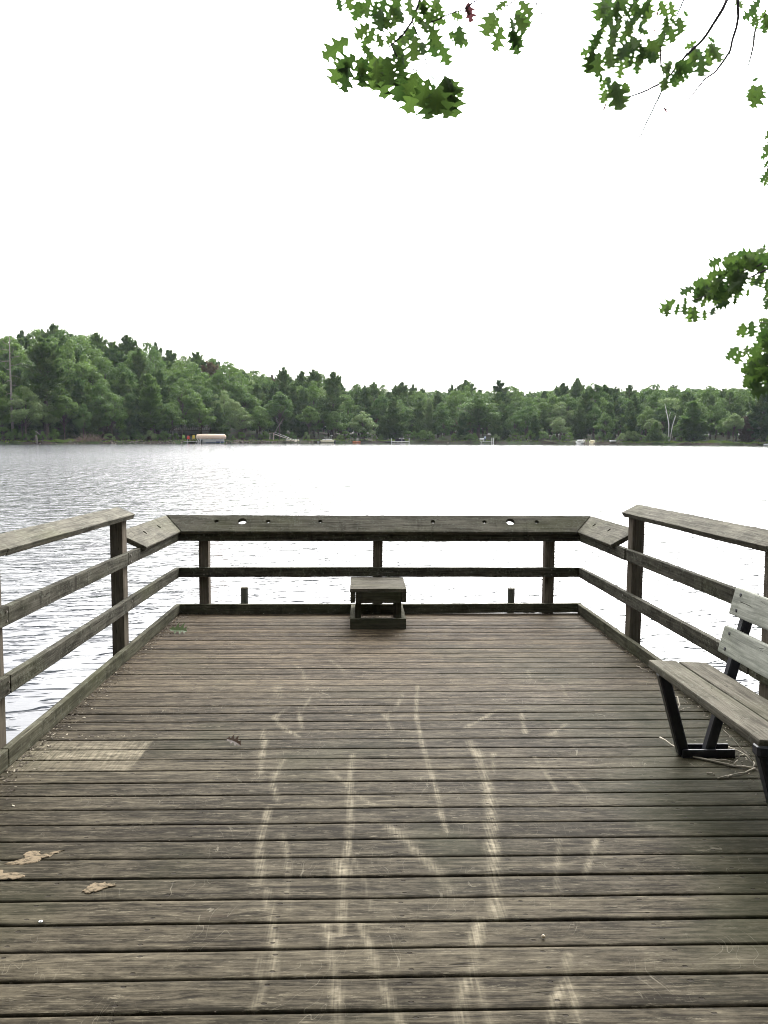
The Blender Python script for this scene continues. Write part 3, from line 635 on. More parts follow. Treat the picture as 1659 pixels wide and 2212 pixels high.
LC = [(460,920,280,1090),(350,990,320,1140),(490,970,465,1120),(575,890,580,970),(570,970,570,1120),(640,1000,640,1210),(700,1000,690,1210),(830,1050,820,1190),(960,1020,920,1115),(700,760,530,840),(1240,880,1220,990),(1400,780,1395,880),(1600,560,1560,760),(1480,600,1450,740),(1560,600,1500,740),(1640,260,1520,290),(1620,190,1600,260),(1250,300,1140,350),(1380,310,1250,360),(1060,390,900,480),(1350,1220,1270,1390),(1440,1200,1440,1400),(1360,1250,1330,1420),(1290,1540,1120,1690),(1310,1580,1240,1750),(1260,1540,1150,1640),(1400,1510,1340,1660),(1420,1560,1370,1620),(1640,880,1600,940),(1659,900,1640,1040),(1659,800,1640,900),(1659,1330,1560,1300),(1659,640,1640,800),(1660,1180,1540,1200)]
LC += fill(P1, 100, 205) + fill(P2, 85, 205)
TC = [(.010,.004,[(1800,330),(1659,425),(1420,530),(1180,610),(1100,750)]),(.010,.003,[(1800,440),(1659,530),(1400,650),(1180,740),(950,830),(740,920),(600,960),(460,930)]),(.003,.001,[(1000,330),(960,380)]),(.002,.001,[(1060,270),(1140,285),(1200,260)]),(.003,.001,[(1659,1800),(1500,1780),(1350,1760)]),(.004,.001,[(1800,1500),(1600,1560),(1420,1580),(1300,1560)]),(.003,.001,[(1800,1300),(1620,1230),(1440,1210)]),(.003,.001,[(470,930),(380,990),(320,1000)])]
spray((2524, 900), .3014, 8.0, LC, TC, 'leaves', [(1150,400,1160,500),(1230,400,1200,440)], .35, 7, 1.0, ((1800,440), [(7.2, -.7, 4.8), (6.6, 3, 5.2), (5.6, 6.2, 4.5)]), 1.1)
LD = [(1680,1040,1630,1110),(1680,1130,1620,1200),(1680,1200,1615,1260),(1670,1260,1620,1330),(1680,1330,1640,1400),(1660,1370,1600,1440),(1660,1400,1620,1480),(1700,1100,1650,1200),(1700,1300,1650,1400),(1690,1000,1650,1060)]
spray((2200, 0), .4967, 7.9, LD, [(.004,.001,[(1760,960),(1680,1100),(1660,1300),(1650,1400)])], 'leaves', (), .2, 8, 1.0, ((1760,960), [(7.2, -.7, 4.4), (6.0, 5.0, 5.0)]))

# overhead crown of the oak (outside the frame; it shades the near boards)
def card_cloud(centres, radii, n, size, flat=.8, up=.35, seed=1, squash=.65, shell=.55):
    g = np.random.default_rng(seed); c = np.asarray(centres); r = np.asarray(radii)
    pr = r**2/np.sum(r**2); idx = g.choice(len(c), n, p=pr)
    d = g.normal(size=(n, 3)); d[:, 2] = d[:, 2]*.9+up; d /= np.linalg.norm(d, axis=1)[:, None]
    rad = r[idx]*(shell+(1-shell)*g.random(n)**.6)*g.choice([1, 1, 1, 1.15], n)
    P = c[idx]+d*rad[:, None]*np.array([1, 1, squash])
    nr = d*flat+g.normal(size=(n, 3))*.55; nr /= np.linalg.norm(nr, axis=1)[:, None]
    t = np.cross(nr, g.normal(size=(n, 3))); t /= np.linalg.norm(t, axis=1)[:, None]; b = np.cross(nr, t)
    s_ = size*g.uniform(.6, 1.3, n)[:, None]
    V = np.stack([P-t*s_, P-b*s_*.55, P+t*s_, P+b*s_*.55], 1).reshape(-1, 3)
    return V, np.arange(4*n).reshape(n, 4)
cs = []; rs = []
for i in range(80):
    x, y = random.uniform(-8, 10), random.uniform(-10, 2.6)
    zmin = (4.2 + max(0, y)*.75) if y > -3.5 else 2.4  # low unseen foliage behind the viewer, added to darken faces turned to it
    cs.append((x, y, zmin+random.uniform(.3, 4.0))); rs.append(random.uniform(.9, 1.7))
V_, F_ = card_cloud(cs, rs, 20000, .14, seed=3)
link('crown', mesh('crown', V_, F_), OAKL, oak, OI.copy())

# ------------------------------------------------------------------ litter on the pier
def fallen_leaf(name, lb, cat, X, Y, L, ang, mat, curl=.1, up=.01):
    V = []; Fc = []; d = Vector((math.cos(ang), math.sin(ang), 0)); r = random.Random(4)
    leaf_geo(Vector((0, 0, up)), d*L+Vector((0, 0, up)), Vector((.15, .45, -.85)), V, Fc, curl, 1, r)
    zmin = min(v.z for v in V); V = [v-Vector((0, 0, zmin-.002)) for v in V]
    o = link(name, mesh(name, V, Fc), mat); o.location = dp(X, Y, 0); tag(o, lb, cat); return o
FRESH = leaf_mat('fresh_leaf', (.045, .075, .02), (.06, .09, .025), (1, 1, 1))
BROWN = leaf_mat('brown_leaf', (.035, .022, .014), (.06, .035, .02), (1, 1, 1))
fallen_leaf('fallen_oak_leaf', 'fresh green oak leaf lying on the boards in the far left corner of the deck', 'leaf', -1.60, 7.02, .155, R(-8), FRESH, -.15)
fallen_leaf('dry_leaf', 'dark curled dry leaf lying alone on the deck boards left of the middle', 'leaf', -.69, 4.26, .075, R(-12), BROWN, -.6)
a = N('dried_sand'); tc = a.n('TexCoord').outputs['Object']
sm_ = a.ramp(a.math('ADD', a.math('MULTIPLY', a.noise(a.vmul(tc, (30, 70, 1)), 1, 5, .7), .7), a.math('MULTIPLY', a.noise(tc, 18, 3), .3)), .40, .52)
SAND = a.done(a.bsdf(a.mix(sm_, rgb(.045, .038, .026), rgb(.15, .118, .080)), .95, a.bump(a.noise(tc, 90, 4, .7), .5, .003), .03))
def blob(name, lb, X, Y, pts, h=.0025):
    b = bmesh.new(); r = random.Random(int(X*100)); n = len(pts); ring = []
    for (a0, b0), (a1, b1) in zip(pts, pts[1:]+pts[:1]):
        for t in range(6):
            tt = t/6; ring.append((a0+(a1-a0)*tt+r.uniform(-.006, .006), b0+(b1-b0)*tt+r.uniform(-.005, .005)))
    cx = sum(p[0] for p in ring)/len(ring); cy = sum(p[1] for p in ring)/len(ring)
    rings = [[b.verts.new((cx+(x-cx)*k, cy+(y-cy)*k, hh-S*(cy+(y-cy)*k))) for x, y in ring] for k, hh in ((1, .0004), (.93, h), (.5, h*1.6))]
    for A, B in zip(rings, rings[1:]):
        for i in range(len(ring)): b.faces.new((A[i], A[(i+1) % len(ring)], B[(i+1) % len(ring)], B[i]))
    b.faces.new(rings[-1]); me = bpy.data.meshes.new(name); b.to_mesh(me); b.free()
    o = link(name, me, SAND); o.location = dp(X, Y, .002); tag(o, lb, 'sand', 'dried sand spills on the boards'); return o
blob('sand_patch', 'winged splash of dried tan sand at the left, largest of the three', -1.21, 3.075, [(-.09, -.055), (-.035, -.02), (-.055, .03), (-.03, .05), (.0, .045), (.01, .012), (.05, .03), (.09, .055), (.06, .01), (.03, -.01), (.02, -.04), (-.03, -.06)])
blob('sand_patch', 'small dried sand splash cut by the left edge of the photo', -1.24, 2.93, [(-.12, .05), (-.08, .03), (-.05, .045), (-.04, .02), (.02, .02), (.05, .0), (.03, -.02), (-.06, -.02), (-.12, .01)])
blob('sand_patch', 'lone pale sand splash right of the other two on the near boards', -.905, 2.845, [(-.05, -.02), (-.035, .03), (.01, .035), (.055, .015), (.03, 0), (.0, -.025), (-.03, -.04)])
# metal ring and acorn
b = MB(); n = 16
for k in range(n):
    a0, a1 = 2*math.pi*k/n, 2*math.pi*(k+1)/n
    b.tube([(math.cos(a0)*.005, math.sin(a0)*.005, .0025), (math.cos(a1)*.005, math.sin(a1)*.005, .0025)], .0018, 6)
o = b.build('washer', plain('washer_metal', (.55, .55, .55), .35, .5, .7)); o.location = dp(-1.027, 2.634, .0); tag(o, 'tiny pale metal washer lying on a near board at the left', 'washer')
ac = MB(); ac.tube([(0, 0, .0), (0, 0, .003), (0, 0, .007), (0, 0, .011)], [.003, .0062, .006, .002], 12)
o = ac.build('acorn_shell', plain('acorn', (.40, .33, .24), .6), smooth=True); o.location = dp(.572, 2.511, .001); tag(o, 'small pale acorn shell on a near board right of the middle', 'acorn')
# sticks under the bench
TWG = plain('dry_twig', (.30, .27, .22), .9, .1)
def stick(lb, pts, r0, r1, branches=()):
    m = MB(); r = random.Random(len(pts)*7+int(pts[0][0]*50))
    def mk(P):
        Q = []
        for a, c in zip(P, P[1:]):
            a, c = Vector(a), Vector(c)
            Q.append(a); Q.append(a.lerp(c, .5)+Vector((r.uniform(-1, 1)*.006, r.uniform(-1, 1)*.006, r.uniform(0, .004))))
        Q.append(Vector(P[-1])); return [dp(q.x, q.y, q.z) for q in Q]
    q = mk(pts); m.tube(q, [r0+(r1-r0)*i/(len(q)-1) for i in range(len(q))], 6)
    for br in branches: q = mk(br); m.tube(q, [r1*1.1+(r1*.5-r1*1.1)*i/(len(q)-1) for i in range(len(q))], 5)
    o = m.build('fallen_stick', TWG, smooth=True); tag(o, lb, 'stick', 'sticks under the bench'); return o
stick('long crooked grey stick lying in front of the bench foot', [(1.575, 4.31, .02), (1.60, 4.22, .012), (1.612, 4.125, .008), (1.66, 4.05, .007), (1.71, 4.01, .008), (1.76, 3.97, .007), (1.80, 3.93, .006), (1.885, 3.905, .006)], .0042, .0055, [[(1.71, 4.01, .008), (1.76, 4.0, .01), (1.80, 3.96, .02)], [(1.80, 3.93, .006), (1.83, 3.95, .03)]])
stick('thin bent twig rising from the boards behind the bench foot', [(1.875, 4.16, .02), (1.90, 4.10, .02), (1.92, 3.98, .01), (1.885, 3.91, .008)], .004, .003, [[(1.92, 3.98, .01), (1.88, 4.05, .06), (1.83, 4.13, .12)], [(1.90, 4.05, .02), (1.85, 3.98, .035)]])
stick('forked stick on the board nearest the viewer of the sticks by the bench', [(1.66, 3.785, .005), (1.74, 3.82, .006), (1.82, 3.85, .006), (1.89, 3.90, .008)], .0025, .004, [[(1.74, 3.82, .006), (1.71, 3.79, .006)]])
stick('short straight twig on the boards between the longer sticks', [(1.636, 3.85, .004), (1.667, 3.832, .004)], .003, .0025)
stick('curled pale bark strip by the right kerb behind the bench leg', [(1.85, 4.78, .006), (1.88, 4.84, .03), (1.90, 4.93, .055), (1.885, 4.99, .03), (1.86, 4.93, .01)], .004, .003, [[(1.86, 4.80, .006), (1.95, 4.86, .01)]])
stick('fine white curled stem lying against the right kerb', [(1.955, 5.86, .005), (1.965, 5.78, .005), (1.99, 5.74, .006), (2.02, 5.72, .008)], .0018, .0015)
# crumbs and leaf litter along the kerbs
def litter():
    g = random.Random(21); V = []; Fc = []
    def bit(x, y, s_, h=.002):
        a = g.uniform(0, 6.28); c, s2_ = math.cos(a), math.sin(a); l, w_ = s_, s_*g.uniform(.2, .6); i = len(V)
        for (u, v, z) in ((-l, -w_, 0), (l*.6, -w_, g.uniform(0, s_*.6)), (l, w_, g.uniform(0, s_*.7)), (-l*.5, w_, g.uniform(0, s_*.5))):
            V.append(dp(x+u*c-v*s2_, y+u*s2_+v*c, h+z))
        Fc.append((i, i+1, i+2, i+3))
    for i in range(1500):
        y = 3.3+(7.8-3.3)*g.random()**1.1; x = XL+.004+abs(g.gauss(0, .05))*(1.4-.12*(y-3.3)); bit(x, y, g.uniform(.0025, .009))
    for i in range(700):
        y = g.uniform(3.3, 7.8); x = XR-.004-abs(g.gauss(0, .03)); bit(x, y, g.uniform(.002, .008))
    for i in range(500): bit(g.uniform(XL, XR), YB-.002-abs(g.gauss(0, .012)), g.uniform(.002, .008))
    for i in range(260): bit(g.uniform(-.05, .35), g.uniform(7.25, 7.7), g.uniform(.005, .016))
    for i in range(300): bit(1.88+g.gauss(0, .08), 4.0+g.gauss(0, .16), g.uniform(.002, .007))
    for i in range(260): bit(g.uniform(XL, XR), g.uniform(2, 7.6), g.uniform(.001, .0032))
    for i in range(60): bit(-1.38+g.gauss(0, .13), 4.42+g.gauss(0, .02), g.uniform(.003, .008))
    o = link('leaf_litter', mesh('leaf_litter', V, Fc), LIT); tag(o, 'dark crumbs of leaves and bark gathered along the kerbs of the deck', 'leaf litter', kind='stuff')
a = N('litter'); r_ = a.n('NewGeometry').outputs['Random Per Island']
LIT = a.done(a.bsdf(a.mix(a.ramp(r_, .72, 1.0), rgb(.04, .03, .02), rgb(.33, .29, .22)), .9))
litter()

# ------------------------------------------------------------------ water
a = N('lake_water'); tc = a.n('TexCoord').outputs['Object']
rot = a.n('VectorRotate'); rot.inputs['Angle'].default_value = R(-9); a.put(rot.inputs['Vector'], tc); p = rot.outputs[0]
sx = a.n('SeparateXYZ'); a.put(sx.inputs[0], tc); YY = sx.outputs[1]
farw = a.ramp(YY, 12, 60)
wA = a.noise(a.vmul(p, (.8, 1.6, 1)), 1, 2, .5, dist=.8)
wB = a.noise(a.vmul(p, (2.4, 5.0, 1)), 1, 3, .55, dist=.6)
wC = a.noise(a.vmul(p, (8, 17, 1)), 1, 2, .5)
wE = a.noise(a.vmul(p, (1.5, .42, 1)), 1, 3, .6)
spk = a.ramp(a.noise(a.vmul(p, (2.3, 6.5, 1)), 1, 2, .5, dist=.5), .52, .72)      # separate little wavelets
gust = a.ramp(a.noise(a.vmul(p, (.03, .07, 1)), 1, 3, .6), .3, .7)
h = a.math('ADD', a.math('MULTIPLY', wA, .036), a.math('ADD', a.math('MULTIPLY', wB, .014), a.math('ADD', a.math('MULTIPLY', wC, .0028), a.math('MULTIPLY', spk, .027))))
h = a.math('MULTIPLY', h, a.math('ADD', a.math('ADD', .6, a.math('MULTIPLY', gust, .5)), a.math('MULTIPLY', farw, .5)))
h = a.math('ADD', h, a.math('MULTIPLY', a.math('MULTIPLY', wE, farw), .16))
calm = a.math('SUBTRACT', 1, a.math('MULTIPLY', a.ramp(YY, 150, 215), .9)); h = a.math('MULTIPLY', h, calm)
nb = a.bump(h, 1.0, 1.0)
pb = a.n('BsdfPrincipled'); pb.inputs['Base Color'].default_value = rgb(.036, .039, .048); pb.inputs['Roughness'].default_value = .06
pb.inputs['IOR'].default_value = 1.42; pb.inputs['Specular IOR Level'].default_value = .5; a.put(pb.inputs['Normal'], nb)
a.put(pb.inputs['Roughness'], a.math('ADD', .04, a.math('MULTIPLY', a.math('MULTIPLY', a.ramp(YY, 8, 90), calm), .10)))
WATER = a.done(pb.outputs[0])
wv = []; n = 72
for r in (0, 30, 120, 500, 3000):
    if r == 0: wv.append((0, 0, 0)); continue
    for k in range(n): wv.append((r*math.cos(2*math.pi*k/n), r*math.sin(2*math.pi*k/n), 0))
wf = [(0, 1+k, 1+(k+1) % n) for k in range(n)]
for q in range(3):
    for k in range(n): A = 1+q*n; wf.append((A+k, A+n+k, A+n+(k+1) % n, A+(k+1) % n))
wo = link('water', mesh('water', wv, wf), WATER); wo.location = (0, 0, WZ); tag(wo, 'wide rippled lake reflecting the white sky', 'lake', kind='structure')

# ------------------------------------------------------------------ far shore
SHP = [(-700, 150), (-300, 168), (0, 190), (150, 194), (300, 203), (500, 218), (650, 233), (760, 244), (900, 250), (1100, 250), (1300, 245), (1500, 239), (1659, 235), (2000, 225), (2500, 200)]
def lerp_tab(tab, x):
    if x <= tab[0][0]: return tab[0][1]
    for (a_, b_), (c_, d_) in zip(tab, tab[1:]):
        if x <= c_: return b_+(d_-b_)*(x-a_)/(c_-a_)
    return tab[-1][1]
def gp(px, off, z=None):
    """ground point on the far shore: bearing of photo column px, 'off' metres behind the waterline"""
    d = _f + CR*((px-CX)/F); d = Vector((d.x, d.y, 0)).normalized(); D = lerp_tab(SHP, px)+off
    return Vector((d.x*D, d.y*D, land_h(px, off) if z is None else z))
HILL = [(-700, 5), (0, 5), (400, 4), (700, 2.0), (1000, 1.6), (1659, 1.6), (2500, 1.6)]
def land_h(px, off):
    if off < 0: return WZ-.8
    b_ = WZ + min(off, 1.0)*.45 + .12*math.sin(px*.21)*min(off, 1)
    return b_ + (.35+.15*math.sin(px*.05))*min(1, off/6) + lerp_tab(HILL, px)*max(0, min(1, (off-8)/45))
def top_z(px, ytop, D):
    """height that reaches photo row ytop at horizontal distance D"""
    d = _f + CR*((px-CX)/F) - CU*((ytop-CY)/F); return CAMZ + d.z*D/math.hypot(d.x, d.y)
lv = []; lf = []; cols = list(range(-700, 2501, 16)); offs = (-3, 0, 1, 3, 6, 10, 16, 25, 40, 60, 120, 900)
for c in cols:
    for o_ in offs:
        q = gp(c, o_+(.9*math.sin(c*.11)+.6*math.sin(c*.31) if -3 < o_ < 60 else 0) if o_ else 0)
        q.z = land_h(c, o_) if o_ > 0 else (WZ-.8 if o_ < 0 else WZ-.02); 
        if o_ > 1: q.z += .12*math.sin(c*.37+o_)
        lv.append(q)
for i in range(len(cols)-1):
    for j in range(len(offs)-1):
        A = i*len(offs)+j; lf.append((A, A+len(offs), A+len(offs)+1, A+1))
a = N('shore_ground'); tc = a.n('TexCoord').outputs['Object']
g0 = a.noise(tc, .12, 4, .6); g1 = a.noise(tc, 1.3, 4, .7)
col = a.mix(a.ramp(g0, .42, .6), rgb(.045, .034, .022), rgb(.036, .062, .016)); col = a.mix(a.ramp(g1, .4, .7), col, rgb(.03, .03, .018))
SHORE = a.done(a.bsdf(col, .95, a.bump(g1, .6, .2)))
tag(link('far_shore', mesh('far_shore', lv, lf, True), SHORE), 'low wooded bank across the lake', 'shore', kind='structure')
# ground sheet behind the viewer
nv = []; nf = []; G = 26
for i in range(G+1):
    for j in range(G+1):
        x = -160+320*i/G; y = -200+197*j/G; z = -.25+.15*math.sin(x*.3)*math.cos(y*.2)+(max(0, -4-y)*.02)
        if j >= G-1: z = -1.3
        nv.append((x, y, z))
for i in range(G):
    for j in range(G): A = i*(G+1)+j; nf.append((A, A+G+1, A+G+2, A+1))
tag(link('near_shore', mesh('near_shore', nv, nf, True), SHORE), 'near bank behind the pier', 'shore', kind='structure')

# ------------------------------------------------------------------ trees
def foliage(name, c0, c1, c2, tl=.40):
    a = N(name); tc = a.n('TexCoord').outputs['Object']; oi = a.n('ObjectInfo').outputs['Random']; ri = a.n('NewGeometry').outputs['Random Per Island']
    col = a.mix(oi, rgb(*c0), rgb(*c1)); col = a.mix(a.ramp(a.noise(tc, .35, 3), .45, .7), col, rgb(*c2))
    col = a.mix(a.math('MULTIPLY', ri, .35), col, a.mix(1, col, rgb(1.5, 1.45, 1.1), 'MULTIPLY'))
    d = a.bsdf(col, .65, None, .25); tr = a.n('BsdfTranslucent'); a.put(tr.inputs[0], col)
    mx = a.n('MixShader'); mx.inputs[0].default_value = tl; a.t.links.new(d, mx.inputs[1]); a.t.links.new(tr.outputs[0], mx.inputs[2])
    return a.done(mx.outputs[0])
PINEF = foliage('pine_needles', (.050, .090, .033), (.088, .140, .045), (.098, .138, .048))
LEAFF = foliage('leaf_canopy', (.062, .115, .033), (.110, .178, .047), (.095, .150, .043))
PALEF = foliage('pale_leaf_canopy', (.13, .19, .075), (.17, .235, .095), (.15, .195, .085))
BRWNF = foliage('dead_needles', (.09, .075, .045), (.11, .085, .055), (.09, .075, .045))
TRUNK = plain('forest_bark', (.10, .085, .072), .95, .05, 0, .3)
BIRCH = plain('birch_bark', (.55, .54, .50), .8, .1, 0, .2)
GREYB = plain('dead_wood', (.20, .18, .16), .9, .05, 0, .25)

def cards(P, T_, Nn, ln, wd):
    """narrow diamond tufts: centres P, directions T_, normals Nn"""
    T_ = T_/np.linalg.norm(T_, axis=1)[:, None]; B = np.cross(Nn, T_); B /= (np.linalg.norm(B, axis=1)[:, None]+1e-9)
    ln = ln[:, None]; wd = wd[:, None]
    V = np.stack([P-T_*ln*.4, P-B*wd, P+T_*ln*.6, P+B*wd], 1).reshape(-1, 3); return V, np.arange(len(V)).reshape(-1, 4)
def pine_proto(H, seed, low=.15, full=1.0, rmax=3.9, mat=None):
    g = np.random.default_rng(seed); P = []; T_ = []; NN = []; L_ = []; W_ = []; limbs = MB()
    bend = g.uniform(-.4, .4, 2)
    def trunkp(z): return np.array([bend[0]*(z/H)**2, bend[1]*(z/H)**2, z])
    z = H*low
    while z < H*.985:
        t = (z-H*low)/(H*(1-low)); 
        prof = (1-t**1.9)**.75*(.6+.4*min(1, t*5+.25))*g.uniform(.75, 1.12); k = g.integers(4, 7); ph = g.uniform(0, 6.28)
        for i in range(k):
            if g.random() > full: continue
            az = ph+6.283*i/k+g.uniform(-.35, .35); L = max(.5, rmax*prof*g.uniform(.55, 1.2)); el = g.uniform(-.05, .25)+t*.75
            d = np.array([math.cos(az)*math.cos(el), math.sin(az)*math.cos(el), math.sin(el)])
            b0 = trunkp(z); m = int(12+L*34)
            s_ = g.uniform(.25 if L > 1.5 else .1, 1.0, m)**.8
            pos = b0+d*(s_*L)[:, None]; pos[:, 2] += .10*L*s_**2*(1+t)
            spread = (.16+.26*np.sin(np.pi*np.clip(s_, 0, 1)*.85))*L*.75
            side = np.array([-math.sin(az), math.cos(az), 0]); u = g.uniform(-1, 1, m)
            pos += side*(u*spread)[:, None]; pos[:, 2] += g.normal(0, .10+.03*L, m)
            dirv = d*.7+side*u[:, None]*.9+g.normal(0, .35, (m, 3)); dirv[:, 2] += .30+.5*t
            P.append(pos); T_.append(dirv); nn = g.normal(0, .45, (m, 3)); nn[:, 2] += 1.0; NN.append(nn)
            L_.append(g.uniform(.5, .95, m)); W_.append(g.uniform(.12, .24, m))
            if L > 1.2: limbs.tube([b0, b0+d*L*.5, b0+d*L*.9+np.array([0, 0, .1*L])], [.05+.012*L, .035, .012], 4, cap=False)
        z += H*g.uniform(.026, .052)
    # leader plume
    m = 40; zz = g.uniform(H*.92, H*1.01, m); pos = np.stack([g.normal(0, .16, m)+bend[0], g.normal(0, .16, m)+bend[1], zz], 1)
    dv = g.normal(0, .4, (m, 3)); dv[:, 2] += 1.1; P.append(pos); T_.append(dv); NN.append(g.normal(0, 1, (m, 3))); L_.append(g.uniform(.4, .8, m)); W_.append(g.uniform(.08, .14, m))
    V, Fc = cards(np.concatenate(P), np.concatenate(T_), np.concatenate(NN), np.concatenate(L_), np.concatenate(W_))
    cm = mesh('crown', V, Fc)
    zs = np.linspace(0, H*.97, 8); limbs.tube([Vector(trunkp(q)) for q in zs], [max(.03, .020*H*(1-q/H)**.8+.02) for q in zs], 8, cap=False)
    tm = bpy.data.meshes.new('trunk'); limbs.bm.to_mesh(tm); limbs.bm.free()
    for p_ in tm.polygons: p_.use_smooth = True
    return tm, cm
def leaf_proto(H, seed, low=.2, rx=3.4, clumps=44, n=7600, size=.23):
    g = np.random.default_rng(seed); cs = []; rs = []; limbs = MB()
    cz = H*(low+1)/2; hz = H*(1-low)/2
    k = 0
    while k < clumps:
        d = g.normal(size=3); d /= np.linalg.norm(d)
        if d[2] < -.75: continue
        q = g.uniform(.55, .98); zz = d[2]*q
        taper = 1-.28*max(0, zz)-.15*max(0, -zz)
        c = np.array([d[0]*q*rx*taper, d[1]*q*rx*taper, cz+zz*hz*.92]); cs.append(c); rs.append(g.uniform(.65, 1.30)*rx/3.6*(1-.25*max(0, zz))); k += 1
        if g.random() < .5: limbs.tube([Vector((0, 0, max(H*.08, c[2]*.55))), Vector((c[0]*.5, c[1]*.5, c[2]*.8)), Vector(c)], [.09, .06, .02], 4, cap=False)
    cs.append(np.array([0, 0, H-.8])); rs.append(1.0)
    V, Fc = card_cloud(cs, rs, n, size, .8, .45, seed, .75, .5)
    zs = np.linspace(0, H*.75, 6); limbs.tube([Vector((.15*math.sin(q*.5+seed), .15*math.cos(q*.4), q)) for q in zs], [max(.04, .016*H*(1-q/H)+.02) for q in zs], 8, cap=False)
    tm = bpy.data.meshes.new('trunk'); limbs.bm.to_mesh(tm); limbs.bm.free()
    for p_ in tm.polygons: p_.use_smooth = True
    return tm, mesh('crown', V, Fc)
PROTO = {'pine': [pine_proto(20, 100+i, low=[.12, .2, .3, .08][i], full=[1, .9, .8, 1][i], rmax=[5.0, 4.6, 5.2, 4.2][i]) for i in range(4)],
         'bare': [pine_proto(20, 130+i, low=.42, full=.9, rmax=4.6) for i in range(2)],
         'spruce': [pine_proto(12, 140+i, low=.03, full=1, rmax=3.3) for i in range(2)],
         'leaf': [leaf_proto(14, 200+i, low=[.12, .2, .28, .05][i], rx=[4.6, 5.0, 4.2, 4.8][i]) for i in range(4)],
         'bush': [leaf_proto(4, 230+i, low=.0, rx=2.3, clumps=14, n=1500, size=.17) for i in range(2)]}
BASEH = {'pine': 20, 'bare': 20, 'spruce': 12, 'leaf': 14, 'bush': 4}
KNAME = {'pine': 'pine_tree', 'bare': 'pine_tree', 'spruce': 'spruce_tree', 'leaf': 'broadleaf_tree', 'bush': 'shrub'}
tr_ = random.Random(77)
def tree(kind, loc, H, label, group=None, mat=None, wk=1.0, var=None):
    tm, cm = PROTO[kind][tr_.randrange(len(PROTO[kind])) if var is None else var]
    e = empty(KNAME[kind], loc, tr_.uniform(0, 6.28)); k = H/BASEH[kind]; kw = (.35+.65*k if k > 1 else .2+.8*k)*wk if kind != 'bush' else k*wk
    e.scale = (kw, kw, k); tag(e, label, 'shrub' if kind == 'bush' else 'tree', group)
    key = mat or {'pine': PINEF, 'bare': PINEF, 'spruce': PINEF, 'leaf': LEAFF, 'bush': LEAFF}[kind]
    t_ = bpy.data.objects.new('trunk', tm); COL.objects.link(t_); t_.parent = e
    if not tm.materials: tm.materials.append(TRUNK)
    c_ = bpy.data.objects.new('crown', cm); COL.objects.link(c_); c_.parent = e
    if not cm.materials: cm.materials.append(key)
    c_.material_slots[0].link = 'OBJECT'; c_.material_slots[0].material = key
    return e
PROF = [(-700, 640), (-300, 690), (0, 722), (60, 716), (105, 708), (160, 716), (215, 714), (270, 730), (340, 742), (380, 752), (440, 768), (500, 778), (540, 792), (575, 803), (610, 795), (680, 800), (700, 815), (720, 808), (745, 832), (790, 826), (820, 822), (850, 830), (880, 826), (910, 838), (950, 836), (1000, 824), (1040, 834), (1080, 826), (1120, 836), (1160, 834), (1200, 830), (1242, 820), (1290, 830), (1340, 834), (1380, 826), (1430, 836), (1500, 830), (1560, 834), (1620, 832), (1659, 838), (2000, 835), (2500, 810)]
def zone(px): return 'left shore' if px < 650 else ('far shore behind the middle of the pier' if px < 1150 else 'right end of the far shore')
rows = [  # offset, spacing px, fraction of the full height, kinds
    (72, 30, .95, ('leaf', 'pine', 'leaf')),     (52, 30, .98, ('leaf', 'pine', 'leaf', 'bare', 'leaf')), (38, 34, .93, ('leaf', 'leaf', 'bare', 'leaf', 'pine')), (25, 38, .84, ('pine', 'leaf', 'leaf', 'pine')), (14, 42, .66, ('leaf', 'leaf', 'pine', 'spruce')), (6, 46, .46, ('leaf', 'spruce', 'leaf', 'leaf'))]
fw = []; fr_ = []
for px in range(-300, 2100, 9):
    g0 = gp(px, 96+tr_.uniform(-6, 6)); D = math.hypot(g0.x, g0.y); zt = (top_z(px, lerp_tab(PROF, px), D)-g0.z)*.72
    k_ = 0
    while k_ < zt: fw.append((g0.x+tr_.uniform(-2, 2), g0.y, g0.z+k_+1.5)); fr_.append(tr_.uniform(2.0, 3.0)); k_ += 2.6
V_, F_ = card_cloud(fw, fr_, 110000, .85, seed=17, squash=.9)
tag(link('far_wood', mesh('far_wood', V_, F_), PINEF), 'dense dark wood filling the background behind the shore trees', 'wood', kind='stuff')
adj = {'pine': 'dark green pine', 'bare': 'high crowned pine', 'leaf': 'round green broadleaf tree', 'spruce': 'dense conical spruce'}
rowword = ['deep at the back', 'on the skyline', 'just under the skyline', 'in mid forest', 'behind the front trees', 'at the water edge']
LM = [(-120, 'left of the dead pine'), (34, 'by the grey dead pine'), (84, 'by the broken stump'), (120, 'left of the brush pile'), (190, 'behind the brush pile'), (250, 'right of the brush pile'), (320, 'between brush pile and cabin'), (372, 'left of the cabin'), (412, 'above the lawn chairs'), (460, 'above the tan canopy'), (510, 'right of the tan canopy'), (555, 'left of the stair ramp'), (592, 'above the stair ramp'), (640, 'above the ramp dock'), (675, 'left of the cream boat'), (709, 'above the cream boat'), (740, 'right of the cream boat'), (775, 'above the orange raft'), (820, 'right of the orange raft'), (860, 'above the watercraft lift'), (905, 'right of the watercraft lift'), (960, 'between the two middle docks'), (1010, 'left of the white dock'), (1050, 'above the white dock'), (1095, 'right of the white dock'), (1150, 'between the white and wooden docks'), (1205, 'left of the white covered boat'), (1262, 'above the small wooden dock'), (1320, 'above the tiny rowing boat'), (1375, 'right of the rowing boat'), (1415, 'left of the white birch'), (1445, 'behind the white birch'), (1490, 'above the green lawn'), (1540, 'left of the twin trunk tree'), (1580, 'by the twin trunk tree'), (1625, 'above the brown beach'), (1800, 'beyond the brown beach')]
def near(px): return min(LM, key=lambda q: abs(q[0]-px))[1]
SKIP4 = [(395, 425), (575, 660), (690, 715), (835, 890), (1030, 1070), (1240, 1300), (1420, 1460), (1490, 1560)]
cnt = 0
